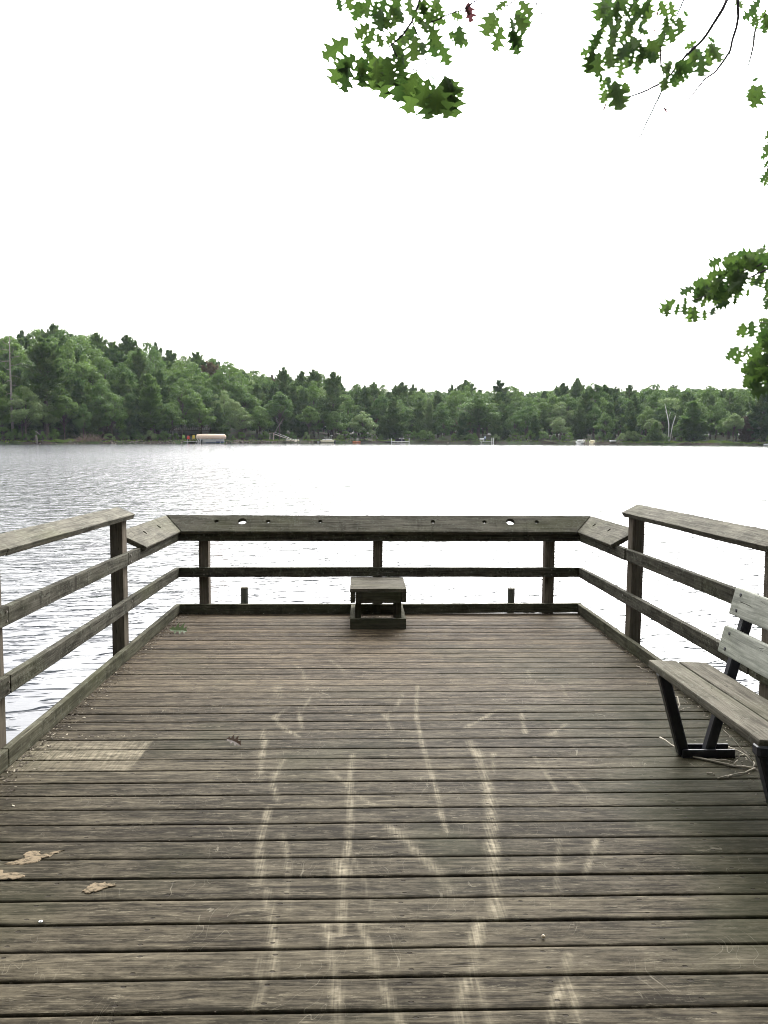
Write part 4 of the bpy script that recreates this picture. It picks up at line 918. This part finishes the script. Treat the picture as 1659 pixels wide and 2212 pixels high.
for ri, (off, sp, fr, kinds) in enumerate(rows):
    px = -240 + tr_.uniform(0, sp)
    while px < 1930:
        if ri == 5 and any(a_ <= px <= b_ for a_, b_ in SKIP4): px += 12; continue
        o_ = off+tr_.uniform(-4, 4)*(1 if ri < 5 else .4); kd = tr_.choice(kinds); g0 = gp(px, o_)
        D = math.hypot(g0.x, g0.y); ytop = lerp_tab(PROF, px); zt = top_z(px, ytop, D)
        f_ = fr*tr_.uniform(.90, 1.03) if ri < 2 else fr*tr_.uniform(.82, 1.12)
        H = (zt-g0.z)*f_
        if kd in ('pine', 'bare') and ri < 3: H *= 1.02
        if kd == 'leaf' and ri < 3: H *= .985
        mat = PALEF if (kd == 'leaf' and tr_.random() < (  .18 if ri > 3 else .06)) else (BRWNF if (kd != 'leaf' and tr_.random() < .035) else None)
        ad = adj[kd]; 
        if mat is PALEF: ad = 'pale green broadleaf tree'
        if mat is BRWNF: ad = 'brown half dead conifer'
        if kd == 'spruce': H = min(H, 15)
        tree(kd, g0, H, '%s %s %s' % (ad, rowword[ri], near(px)), 'forest trees across the lake', mat, 1.0); cnt += 1
        px += sp*tr_.uniform(.75, 1.25)
# shrubs hanging over the water's edge
px = -200
while px < 1900:
    px += tr_.uniform(9, 30)
    if any(a_ <= px <= b_ for a_, b_ in ((395, 500), (575, 600), (685, 720), (835, 880), (1030, 1068), (1242, 1290), (1312, 1328), (1465, 1640), (140, 235))): continue
    tree('bush', gp(px, tr_.uniform(1.2, 3.5)), tr_.uniform(1.3, 3.2), 'low green shrub at the waterline %s' % (near(px) if px < 1720 else 'past the right edge of the beach').replace('above', 'near').replace('behind', 'near'), 'shrubs along the far waterline', PALEF if tr_.random() < .2 else None, tr_.uniform(.8, 1.4))
# named single trees
def single(kind, px, off, ybase_top, label, mat=None, wk=1.0, var=None, zb=None):
    g0 = gp(px, off); D = math.hypot(g0.x, g0.y); H = top_z(px, ybase_top, D)-g0.z
    return tree(kind, g0, H, label, None, mat, wk, var)
single('bare', 107, 7, 735, 'tall pine with a thick bare trunk at the left bank, right of the dead snag', None, 1.15, 0)
single('leaf', 62, 3, 835, 'silvery green broadleaf tree leaning over the water on the far left', PALEF, 1.1, 0)
single('pine', 330, 4, 810, 'broad light green pine with layered limbs halfway between the brush pile and the canopied boat', LEAFF, 1.1, 1)
single('leaf', 185, 4, 872, 'slim young tree behind the brush pile on the left bank', LEAFF, .6, 1)
single('leaf', 605, 6, 845, 'bright green tree with a bare leaning stem above the stair ramp', LEAFF, 1.0, 2)
single('leaf', 783, 2.5, 888, 'rounded bushy tree at the water edge right of the small motor boat', PALEF, 1.25, 3)
single('spruce', 925, 10, 862, 'narrow pale spruce in front of the dark trees in the middle', PALEF, .8, 0)
single('spruce', 850, 8, 862, 'pointed dark spruce behind the boat lift in the middle', None, 1.2, 1)
single('leaf', 1030, 12, 846, 'large rounded tree with sunlit top at the middle of the far shore', LEAFF, 1.5, 0)
single('spruce', 1490, 7, 868, 'full green spruce on the lawn just right of the white birch', LEAFF, 1.5, 0)
single('leaf', 1578, 3, 892, 'pale yellowish tree with twin trunks on the lawn at the right', PALEF, .95, 2)
single('pine', 1640, 8, 840, 'big layered pine at the right edge above the brown beach', None, 1.5, 0)
single('spruce', 1410, 3, 912, 'low bushy conifer left of the white birch', LEAFF, 1.3, 1)
single('pine', 1242, 50, 818, 'tall pine poking highest above the right half of the forest', None, 1.0, 0)
single('pine', 1003, 45, 822, 'dark pine rising above its neighbours in the middle of the skyline', None, 1.1, 3)
single('bare', 720, 12, 806, 'tall dark pine standing above the small motor boat', None, 1.0, 1)

def sticks(name, lb, cat, mat, segs, kids='trunk'):
    m = MB()
    for pts, r0, r1 in segs: m.tube(pts, [r0+(r1-r0)*i/(len(pts)-1) for i in range(len(pts))], 6)
    e = empty(name, segs[0][0][0]); bpy.context.view_layer.update(); tag(e, lb, cat)
    m.build(kids, mat, e, True, e.matrix_world.inverted()); return e
def fp(px, py, off):
    g0 = gp(px, off); D = math.hypot(g0.x, g0.y); return Vector((g0.x, g0.y, top_z(px, py, D)))
# dead pine on the left
rr = random.Random(3); segs = [([gp(34, 4), fp(33, 840, 4), fp(32.5, 780, 4), fp(33.5, 726, 4)], .32, .06)]
for yy, dx, dy in ((745, -18, -12), (757, -22, -4), (772, 26, -3), (780, -30, 6), (790, 28, -6), (800, -16, -10), (812, 20, 4), (822, -12, 5), (832, 14, 2), (765, 10, -14), (738, 10, -12), (850, -14, 6), (868, 12, 4)):
    a0 = fp(33, yy, 4); a1 = fp(33+dx*.5, yy+dy*.2, 3.5); a2 = fp(33+dx, yy+dy, 3)
    segs.append(([a0, a1, a2], .08, .02)); segs.append(([a1, fp(33+dx*.8, yy+dy*.2-5, 3)], .035, .012))
sticks('dead_tree', 'bare grey dead pine with drooping limbs at the far left', 'tree', GREYB, segs)
# white birch
sg = [([gp(1439, 2.5), fp(1438, 915, 2.5), fp(1433, 892, 2.5), fp(1428, 872, 2.5)], .16, .05), ([gp(1441, 2.5), fp(1446, 920, 2.5), fp(1450, 905, 2.5), fp(1452, 898, 2.5)], .13, .05), ([fp(1434, 896, 2.5), fp(1430, 888, 2.5)], .05, .02), ([fp(1437, 905, 2.5), fp(1441, 890, 2.5)], .05, .02)]
bt = sticks('birch_tree', 'leaning white birch with two thin pale stems on the right bank', 'tree', BIRCH, sg)
V_, F_ = card_cloud([fp(1424, 868, 2.5), fp(1434, 866, 2.8), fp(1448, 868, 2.6), fp(1453, 880, 2.5)], [1.2, 1.3, 1.3, 1.1], 900, .2, seed=8)
link('crown', mesh('crown', V_, F_), PALEF, bt, bt.matrix_world.inverted())
# leaning dead stem by the stairs, stump, tilted snag, brush pile
sticks('leaning_snag', 'bare dead stem leaning to the right above the stair ramp', 'tree', GREYB, [([gp(588, 5), fp(600, 925, 5), fp(612, 906, 5)], .13, .06), ([fp(604, 917, 5), fp(612, 914, 5)], .04, .02)])
sticks('tree_stump', 'pale broken stump at the waterline on the left shore', 'stump', GREYB, [([gp(84.5, .5, WZ-.1), fp(84, 945, .5), fp(83, 940, .5)], .26, .16), ([fp(83, 932, 1.2), fp(92, 939, .4)], .14, .08)])
rr = random.Random(12); segs = []
for i in range(150):
    px = rr.gauss(192, 20); px = min(236, max(146, px)); o_ = rr.uniform(.3, 2.5); b0 = gp(px, o_)+Vector((0, 0, rr.uniform(-.2, .5)))
    an = rr.uniform(0, 6.28); L = rr.uniform(.5, 1.7); hh = max(.2, 1.7*math.exp(-((px-200)/28)**2))
    b1 = b0+Vector((math.cos(an)*L, math.sin(an)*L, rr.uniform(.1, 1)*hh)); b2 = b1+Vector((math.cos(an+.6)*L*.5, math.sin(an)*L*.4, rr.uniform(-.6, .3)))
    segs.append(([b0, b1, b2], .035, .015))
sticks('brush_pile', 'tangled heap of dead grey branches at the waterline on the left shore', 'brush pile', plain('brush', (.22, .17, .135), .95, .05, 0, .3), segs, 'branches')
# shore rocks and grass
g = random.Random(31); V = []; Fc = []
for i in range(520):
    px = g.choice([g.uniform(240, 400), g.uniform(490, 700), g.uniform(490, 600), g.uniform(-100, 1800)]); q = gp(px, g.uniform(-.2, 1.4)); s_ = g.uniform(.1, .32); i0 = len(V)
    for d in ((1, 0, 0), (0, 1, 0), (-1, 0, 0), (0, -1, 0), (0, 0, .8), (0, 0, -.6)): V.append(q+Vector(d)*s_*g.uniform(.7, 1.3))
    for f_ in ((0, 1, 4), (1, 2, 4), (2, 3, 4), (3, 0, 4), (1, 0, 5), (2, 1, 5), (3, 2, 5), (0, 3, 5)): Fc.append(tuple(i0+k for k in f_))
tag(link('shore_rocks', mesh('shore_rocks', V, Fc), plain('rock', (.16, .14, .115), .9, .1, 0, .3)), 'small grey rocks lining the far waterline', 'rocks', kind='stuff')
V = []; Fc = []
for (pa, pb, o1, n_) in ((1335, 1580, 7, 5200), (100, 170, 2.5, 1200), (715, 745, 4, 900), (655, 690, 2, 400), (815, 880, 5, 900), (570, 600, 4, 700), (1580, 1680, 6, 400), (-200, 1900, 3, 2200)):
    for i in range(n_):
        q = gp(g.uniform(pa, pb), g.uniform(.8, o1)); a_ = g.uniform(0, 3.14); s_ = g.uniform(.10, .22); h_ = g.uniform(.15, .5 if o1 < 5 else .3); i0 = len(V)
        V += [q+Vector((-s_*math.cos(a_), -s_*math.sin(a_), -.03)), q+Vector((s_*math.cos(a_), s_*math.sin(a_), -.03)), q+Vector((g.uniform(-.1, .1), g.uniform(-.1, .1), h_))]; Fc.append((i0, i0+1, i0+2))
tag(link('bank_grass', mesh('bank_grass', V, Fc), foliage('grass', (.13, .20, .045), (.13, .20, .045), (.17, .21, .06))), 'grass growing on the far bank and lawn', 'grass', kind='stuff')

# ------------------------------------------------------------------ boats and docks
WHT = plain('white_gelcoat', (.75, .75, .72), .35, .5, 0, .05); TAN = plain('tan_canvas', (.46, .36, .28), .9, .1, 0, .08); ALU = plain('aluminium', (.55, .55, .53), .5, .5, .2)
NAVY = plain('navy_paint', (.02, .04, .14), .4); BLK = plain('black_vinyl', (.02, .02, .025), .5); DOCKW = plain('dock_wood', (.30, .26, .21), .9); CREAM = plain('cream_cover', (.72, .66, .48), .7)
ORNG = plain('orange_plastic', (.50, .16, .07), .6); REDP = plain('red_chair', (.40, .05, .04), .6); YELP = plain('yellow_chair', (.45, .35, .06), .6); LIME = plain('green_chair', (.16, .26, .06), .6)
def place(name, px, off, lb, cat, rz=0, group=None):
    e = empty(name, gp(px, off, WZ)); q = e.location; e.rotation_euler.z = -math.atan2(q.x, q.y)+rz; tag(e, lb, cat, group); return e
def hull(L, W_, H_, nose=.35):
    b = bmesh.new(); secs = []
    for i, t in enumerate((0, .15, .4, .65, .82, .93, 1)):
        k = 1 if t < .6 else max(.04, 1-((t-.6)/.4)**1.8); x = -L/2+L*t; sh = H_*(1+.22*t*t)
        secs.append([b.verts.new((x, y*W_/2*k, z)) for y, z in ((-1, sh), (-.92, H_*.35), (-.45*1, -.12*H_+.25*H_*t*t), (.45, -.12*H_+.25*H_*t*t), (.92, H_*.35), (1, sh), (.84, sh), (.78, H_*.45), (-.78, H_*.45), (-.84, sh))])
    for A, B in zip(secs, secs[1:]):
        for k in range(10): b.faces.new((A[k], A[(k+1) % 10], B[(k+1) % 10], B[k]))
    b.faces.new(secs[0][::-1]); b.faces.new(secs[-1]); m = MB(); m.bm.free(); m.bm = b; return m
# boat lift with tan canopy
lf_ = place('boat_lift', 458, -2.0, 'boat lift with a long tan canopy standing in the water at the left shore', 'boat lift', R(4))
b = bmesh.new(); secs = []
for i, x in enumerate((-3.55, -3.35, -2.0, 0, 2.2, 3.3, 3.55)):
    e_ = .75 if i in (0, 6) else (.95 if i in (1, 5) else 1)
    secs.append([b.verts.new((x, y*1.4*(1 if i not in (0, 6) else .95), 1.15+z*e_)) for y, z in ((-1, 0), (-1, .55), (-.75, .95), (0, 1.12), (.75, .95), (1, .55), (1, 0))])
for A, B in zip(secs, secs[1:]):
    for k in range(6): b.faces.new((A[k], A[k+1], B[k+1], B[k]))
b.faces.new(secs[0]); b.faces.new(secs[-1][::-1]); m = MB(); m.bm.free(); m.bm = b; m.build('canopy', TAN, lf_)
m = MB()
for x in (-2.6, 2.2):
    for y in (-1.35, 1.35): m.tube([(x, y, -1.2), (x, y, 1.2)], .045, 6)
    m.tube([(x, -1.35, .1), (x, 1.35, .1)], .04, 6)
for x in (-3.5, -3.1, -2.75): m.tube([(x-.45, -1.4, -.5), (x+.25, -1.35, 1.1)], .05, 6)
m.tube([(-2.6, -1.35, .95), (2.2, -1.35, .95)], .03, 6); m.build('frame', ALU, lf_)
bt = place('covered_boat', 463, -2.0, 'white and navy runabout hanging in the lift under the tan canopy', 'boat', R(4))
hull(5.3, 2.0, .85).build('hull', WHT, bt).location.z = .1
m = MB(); m.box((1.5, -.99, .32), (1.8, .02, .3)); m.box((-.6, -1.0, .25), (2.6, .02, .10)); m.build('navy_stripe', NAVY, bt)
m = MB(); m.box((-.3, 0, 1.15), (.06, 1.5, .35), Matrix.Rotation(R(-20), 3, 'Y')); m.box((-1.5, 0, 1.0), (.5, 1.4, .35)); m.build('windshield', BLK, bt)
MB().box((-2.75, 0, .6), (.35, .4, .8), bev=.05).build('outboard_motor', BLK, bt)
# pontoon boat at the small left dock
bt = place('motor_boat', 709, -1.6, 'small cream motor boat with a dark bimini top moored left of the bushy tree', 'boat', R(8))
hull(4.1, 1.7, .62).build('hull', CREAM, bt).location.z = .05
m = MB(); m.box((.2, -.3, .85), (1.8, .08, .4)); m.box((-1.2, 0, .8), (.7, 1.1, .35)); m.build('seats', WHT, bt)
m = MB(); m.box((-.3, 0, 1.72), (1.6, 1.4, .07), bev=.02); m.build('bimini', BLK, bt)
m = MB()
for x in (-1.0, -.4, .4): m.tube([(x*.5, -.7, .6), (x, -.7, 1.7)], .025, 5); m.tube([(x*.5, .7, .6), (x, .7, 1.7)], .025, 5)
m.tube([(1.0, 0, .6), (1.0, 0, 2.0)], .02, 5); m.tube([(1.0, 0, 1.9), (1.0, 0, 2.05)], [.28, .28], 8); m.build('frame', ALU, bt)
MB().box((1.85, -.2, .35), (.4, .4, .7), Matrix.Rotation(R(15), 3, 'Y'), .04).build('outboard_motor', BLK, bt)
def dock(px, off, L, W_, lb, rz=0, posts=(), mat=None, ph=1.0):
    e = place('dock', px, off, lb, 'dock', rz); m = MB(); n = max(3, int(L/.3))
    for i in range(n): m.box((-L/2+L*(i+.5)/n, 0, .42), (L/n-.03, W_, .06))
    m.build('planking', mat or DOCKW, e)
    for x in posts: MB().tube([(x, -W_/2, -1.2), (x, -W_/2, .4+ph)], .06, 8).build('post', mat or DOCKW, e)
    for x in (-L/2+.3, L/2-.3): MB().tube([(x, W_/2, -1.2), (x, W_/2, .42)], .06, 8).build('post', mat or DOCKW, e)
    return e
dock(694, -.3, 3.6, 1.3, 'low dark dock beside the cream motor boat', 0, (-1.2,), plain('dark_dock', (.10, .07, .055), .9), .3)
def lawn_chair(px, off, z, mat, lb, rz=0, cat='chair'):
    e = place('lawn_chair', px, off, lb, cat, rz, None); e.location.z = gp(px, off).z+z
    m = MB(); m.box((0, 0, .38), (.6, .5, .06), Matrix.Rotation(R(8), 3, 'X')); m.build('seat', mat, e)
    m = MB()
    for i in range(5): m.box((-.24+.12*i, .3, .75), (.10, .04, .75+.08*(2-abs(i-2))), Matrix.Rotation(R(-18), 3, 'X'))
    m.build('backrest', mat, e); m = MB()
    for x in (-.33, .33): m.box((x, 0, .58), (.12, .7, .04)); m.box((x, -.28, .28), (.05, .08, .56)); m.box((x, .3, .26), (.05, .08, .5))
    m.build('arms_and_legs', mat, e); return e
lawn_chair(399.5, 2.2, .15, LIME, 'green slatted lawn chair, leftmost of the three by the canopied boat')
lawn_chair(409.5, 2.2, .15, REDP, 'red slatted lawn chair between the green and the yellow one')
lawn_chair(421, 2.2, .15, YELP, 'yellow slatted lawn chair nearest the tan boat canopy')
dock(416, .2, 4.2, 1.5, 'grey plank dock left of the tan boat canopy', 0, (1.6, -1.0), ALU, .5)
lawn_chair(689, -.3, .1, WHT, 'white plastic chair on the dark dock, the left one of the pair', R(20)); lawn_chair(694.5, -.3, .1, WHT, 'white plastic chair on the dark dock, the right one of the pair', R(-10))
# cabin among the trees
cb_ = place('cabin', 412, 24, 'pale cabin glimpsed through the trees behind the three lawn chairs', 'house', R(10)); cb_.location.z = gp(412, 24).z
MB().box((0, 0, 2.2), (9, 6, 4.4)).build('wall', plain('pale_siding', (.55, .53, .50), .8), cb_)
m = MB(); m.box((0, -1.9, 5.3), (9.8, 4.6, .2), Matrix.Rotation(R(28), 3, 'X')); m.box((0, 1.9, 5.3), (9.8, 4.6, .2), Matrix.Rotation(R(-28), 3, 'X')); m.build('roof', plain('roof_shingle', (.06, .05, .045), .9), cb_)
for x in (-3, -1, 1, 3):
    w_ = MB().box((x, -3.02, 2.4), (1.2, .08, 1.6)).build('window', WHT, cb_); MB().box((x, -3.08, 2.4), (1.0, .04, 1.4)).build('pane', BLK, w_)
dk_ = MB()
for i in range(18): dk_.box((-4.4+i*.52, -4.6, 1.5), (.07, .07, .95))
dk_.box((0, -4.6, 2.0), (9, .09, .09)); dk_.box((0, -3.8, .95), (9, 1.8, .12)); dk_.build('porch', plain('porch_wood', (.20, .15, .12), .9), cb_)
# stair ramp and its platform
sr = place('stair_ramp', 592, 1.5, 'pale post platform with a long sloping handrail ramp down to a low dock', 'ramp')
m = MB(); 
for x in (-1.0, 0): m.tube([(x, 0, -.3), (x, 0, 2.6)], .13, 7)
m.bar((-1.1, 0, 2.55), (.2, 0, 2.62), .5, .12); m.build('platform', plain('pale_timber', (.42, .36, .29), .9), sr)
m = MB(); m.bar((.2, -.2, 2.9), (6.0, -2.2, .55), .04, .05); m.bar((.2, -.2, 2.4), (6.0, -2.2, .25), .04, .05); m.bar((.2, .5, 2.9), (6.0, -1.6, .60), .04, .05)
for i in range(7): t = i/6; m.bar((.2+5.8*t, -.2-2*t, 2.4-2.15*t), (.2+5.8*t, -.2-2*t, 2.9-2.3*t), .03, .03, (1, 0, 0))
m.build('handrail', ALU, sr); MB().bar((.2, .1, 2.3), (6, -1.9, .30), .8, .06).build('gangway', DOCKW, sr)
dock(632, -1.8, 4.6, 1.5, 'low black-edged dock at the foot of the stair ramp', 0, (1.4, 2.2), plain('ramp_dock', (.12, .11, .10), .9), .45)
bx = place('dock_box', 623, -1.9, 'pale storage box on the left end of the ramp dock', 'box'); bx.location.z = WZ+.45
MB().box((0, 0, .22), (1.1, .6, .40), bev=.03).build('body', CREAM, bx); MB().box((0, 0, .46), (1.16, .66, .07), bev=.02).build('lid', WHT, bx)
bx = place('dock_box', 642, -1.9, 'pale bin on the right end of the ramp dock', 'box'); bx.location.z = WZ+.45
MB().box((0, 0, .18), (1.2, .6, .34), bev=.03).build('body', CREAM, bx); MB().box((0, 0, .385), (1.26, .66, .06), bev=.02).build('lid', WHT, bx)
# orange swim raft
rf = place('swim_raft', 770, -2.2, 'flat orange swim raft with a white ladder in front of the bushy tree', 'raft')
m = MB(); m.box((0, 0, .18), (2.3, 1.6, .26), bev=.06); m.build('deck', ORNG, rf)
m = MB(); m.tube([(.1, -.5, .2), (.1, -.5, 1.35)], .04, 6); m.tube([(.42, -.5, .2), (.42, -.5, 1.35)], .04, 6)
for z in (.5, .8, 1.1): m.tube([(.1, -.5, z), (.42, -.5, z)], .025, 5)
m.build('ladder', WHT, rf)
# lift with two personal watercraft right of the bushy tree
dock(846, .0, 4.0, 1.2, 'grey dock running to the lift right of the bushy tree', 0, (), ALU)
jl = place('watercraft_lift', 865, -1.5, 'aluminium lift with white posts right of the grey dock', 'boat lift'); m = MB()
for x in (-2.7, .3, 2.4):
    for y in (-1, 1): m.tube([(x, y, -1), (x, y, 1.25)], .05, 6)
m.tube([(-2.7, -1, .3), (2.4, -1, .3)], .05, 6); m.tube([(-2.7, 1, .3), (2.4, 1, .3)], .05, 6); m.build('frame', WHT, jl)
for px_, lb in ((860, 'dark personal watercraft on the left berth of the aluminium lift'), (868, 'dark personal watercraft on the right berth of the aluminium lift')):
    jk = place('personal_watercraft', px_, -1.5, lb, 'watercraft', R(25)); jk.location.z = WZ+.4
    hull(1.9, 1.0, .42).build('hull', BLK, jk); MB().box((-.2, 0, .62), (1.0, .4, .3), bev=.08).build('seat', BLK, jk); MB().box((.4, 0, .85), (.25, .7, .12), Matrix.Rotation(R(-30), 3, 'Y'), .03).build('handlebar', ALU, jk)
# dock with bench and person
dock(1050, -.8, 4.0, 1.1, 'short white-edged dock with a bench in the middle of the far shore', 0, (1.3, 1.75), WHT, .55)
bch = place('dock_bench', 1038.5, -.8, 'small white bench on the left end of the middle dock', 'bench'); bch.location.z = WZ+.45
MB().box((0, 0, .4), (1.2, .4, .06)).build('seat', WHT, bch); MB().box((0, .22, .75), (1.3, .05, .35)).build('backrest', WHT, bch)
for x in (-.5, .5): MB().box((x, 0, .19), (.06, .36, .37)).build('leg', WHT, bch)
for px_, lb in ((1060, 'white mooring post, left one of the pair right of the middle dock'), (1063.6, 'white mooring post, right one of the pair right of the middle dock')):
    po = place('mooring_post', px_, -1.2, lb, 'post'); MB().tube([(0, 0, -1), (0, 0, 1.45)], .09, 8).build('shaft', WHT, po); MB().tube([(0, 0, 1.45), (0, 0, 1.5), (0, 0, 1.54)], [.12, .12, .03], 8).build('cap', WHT, po)
def person(px, off, lb):
    J = [(0, 0, .88), (0, 0, 1.10), (0, 0, 1.32), (0, 0, 1.45), (0, 0, 1.60), (-.17, 0, 1.38), (-.22, -.03, 1.12), (-.18, -.16, .92), (.17, 0, 1.38), (.23, -.02, 1.12), (.22, -.12, .90), (-.09, 0, .80), (-.10, -.02, .45), (-.10, .02, .06), (-.10, -.12, .03), (.09, 0, .80), (.10, .02, .45), (.11, .04, .06), (.12, -.10, .03)]
    E_ = [(0, 1), (1, 2), (2, 3), (3, 4), (2, 5), (5, 6), (6, 7), (2, 8), (8, 9), (9, 10), (0, 11), (11, 12), (12, 13), (13, 14), (0, 15), (15, 16), (16, 17), (17, 18)]
    rad = [.15, .14, .16, .055, .10, .06, .045, .035, .06, .045, .035, .09, .06, .045, .035, .09, .06, .045, .035]
    me = bpy.data.meshes.new('body'); me.from_pydata(J, E_, []); t_ = bpy.data.objects.new('t', me); COL.objects.link(t_)
    md = t_.modifiers.new('s', 'SKIN')
    for i, r_ in enumerate(rad): me.skin_vertices[0].data[i].radius = (r_, r_*.8)
    me.skin_vertices[0].data[0].use_root = True; t_.modifiers.new('u', 'SUBSURF').levels = 1
    dg = bpy.context.evaluated_depsgraph_get(); m2 = bpy.data.meshes.new_from_object(t_.evaluated_get(dg)); bpy.data.objects.remove(t_)
    e = place('person', px, off, lb, 'person', R(10)); e.location.z = WZ+.45
    a = N('person_cloth'); sp = a.n('SeparateXYZ'); a.put(sp.inputs[0], a.n('TexCoord').outputs['Object'])
    c = a.mix(a.math('GREATER_THAN', sp.outputs[2], .86), rgb(.05, .07, .13), rgb(.42, .50, .62)); c = a.mix(a.math('GREATER_THAN', sp.outputs[2], 1.44), c, rgb(.45, .28, .2))
    link('body', m2, a.done(a.bsdf(c, .8)), e); MB().tube([(0, .02, 1.58), (0, .03, 1.66), (0, .02, 1.735)], [.11, .105, .04], 10).build('hair', BLK, e, True)
person(1045.5, -.8, 'person in a pale blue shirt standing on the small dock across the lake')
# boats at the right dock
bt = place('covered_boat', 1251, -1.6, 'white boat under a white mooring cover, left of the small wooden dock', 'boat', R(70))
hull(3.6, 1.75, .75).build('hull', WHT, bt); m = MB(); m.box((.1, 0, .95), (2.4, 1.5, .35), bev=.16); m.build('cover', WHT, bt)
MB().box((-.9, 0, 1.05), (.05, 1.3, .4)).build('windshield', BLK, bt)
dk2 = dock(1264, -.8, 2.2, 1.2, 'small wooden dock with tall posts between the white and the yellow boat', 0, (-.95, -.4, .3, .95), DOCKW, 1.1)
bt = place('yellow_boat', 1275.5, -1.4, 'small cream yellow covered boat right of the wooden dock', 'boat', R(80)); hull(2.6, 1.3, .7).build('hull', CREAM, bt); MB().box((0, 0, .85), (1.5, 1.0, .4), bev=.15).build('cover', CREAM, bt)
po = place('mooring_post', 1283, -1.2, 'wooden mooring post right of the cream yellow boat', 'post'); MB().tube([(0, 0, -1), (0, 0, 1.1)], .08, 8).build('shaft', DOCKW, po); MB().tube([(0, 0, 1.1), (0, 0, 1.16)], [.1, .05], 8).build('cap', DOCKW, po)
bt = place('rowing_boat', 1320.5, .9, 'tiny white rowing boat pulled up alone on the bank at the right', 'boat', R(30)); bt.location.z = gp(1320, .9).z+.1; hull(1.9, 1.0, .4).build('hull', WHT, bt); MB().box((-.2, 0, .35), (.25, .8, .04)).build('thwart', DOCKW, bt)
bt = place('rowing_boat', 1659, -2.0, 'long low white boat at the right edge below the big pine', 'boat', 0); hull(3.4, 1.2, .42).build('hull', WHT, bt); MB().box((0, 0, .35), (.3, .9, .05)).build('thwart', DOCKW, bt)

# trees behind the viewer: they shade everything that faces the bank
for i, (x, y, k) in enumerate(((-9, -7, 'leaf'), (-16, -4, 'pine'), (-3, -11, 'leaf'), (4, -12, 'pine'), (12, -9, 'leaf'), (18, -5, 'leaf'), (-22, -12, 'pine'), (9, -18, 'pine'), (-8, -18, 'pine'), (25, -12, 'pine'), (1, -20, 'leaf'), (16, -17, 'leaf'))):
    tree(k, (x, y, -.4), random.uniform(15, 22), '%s on the near bank behind the pier, %s from the left' % ('pine' if k == 'pine' else 'broadleaf tree', ['third', 'second', 'fifth', 'eighth', 'tenth', 'eleventh', 'first', 'ninth', 'fourth', 'twelfth', 'sixth', 'seventh'][i]), 'trees behind the viewer', None, 1.15)
print('trees', cnt)

# ------------------------------------------------------------------ haze over the lake
hb_ = MB().box((0, 250, 25), (1500, 1100, 54.5)); a = N('haze_air')
pv = a.n('VolumePrincipled'); pv.inputs['Color'].default_value = rgb(.80, .90, 1.0); pv.inputs['Density'].default_value = .00007
a.t.links.new(pv.outputs[0], a.out.inputs['Volume']); hz_ = hb_.build('haze', a.m); tag(hz_, 'thin pale haze over the lake', 'haze', kind='stuff')

# neighbours that would read alike are told apart by their order along the shore
same = {}
for o in list(COL.objects):
    if o.parent is None and o.get('group') in ('forest trees across the lake', 'shrubs along the far waterline'): same.setdefault(o['label'], []).append(o)
for lb, os_ in same.items():
    if len(os_) < 2: continue
    os_.sort(key=lambda q: math.atan2(q.location.x, q.location.y))
    wd_ = {2: ['left one', 'right one'], 3: ['left one', 'middle one', 'right one']}.get(len(os_)) or ['leftmost one', 'second from left', 'third from left', 'fourth from left', 'fifth from left', 'sixth from left', 'seventh from left'][:len(os_)-1]+['rightmost one']
    for o, q in zip(os_, wd_): o['label'] = lb+', '+q
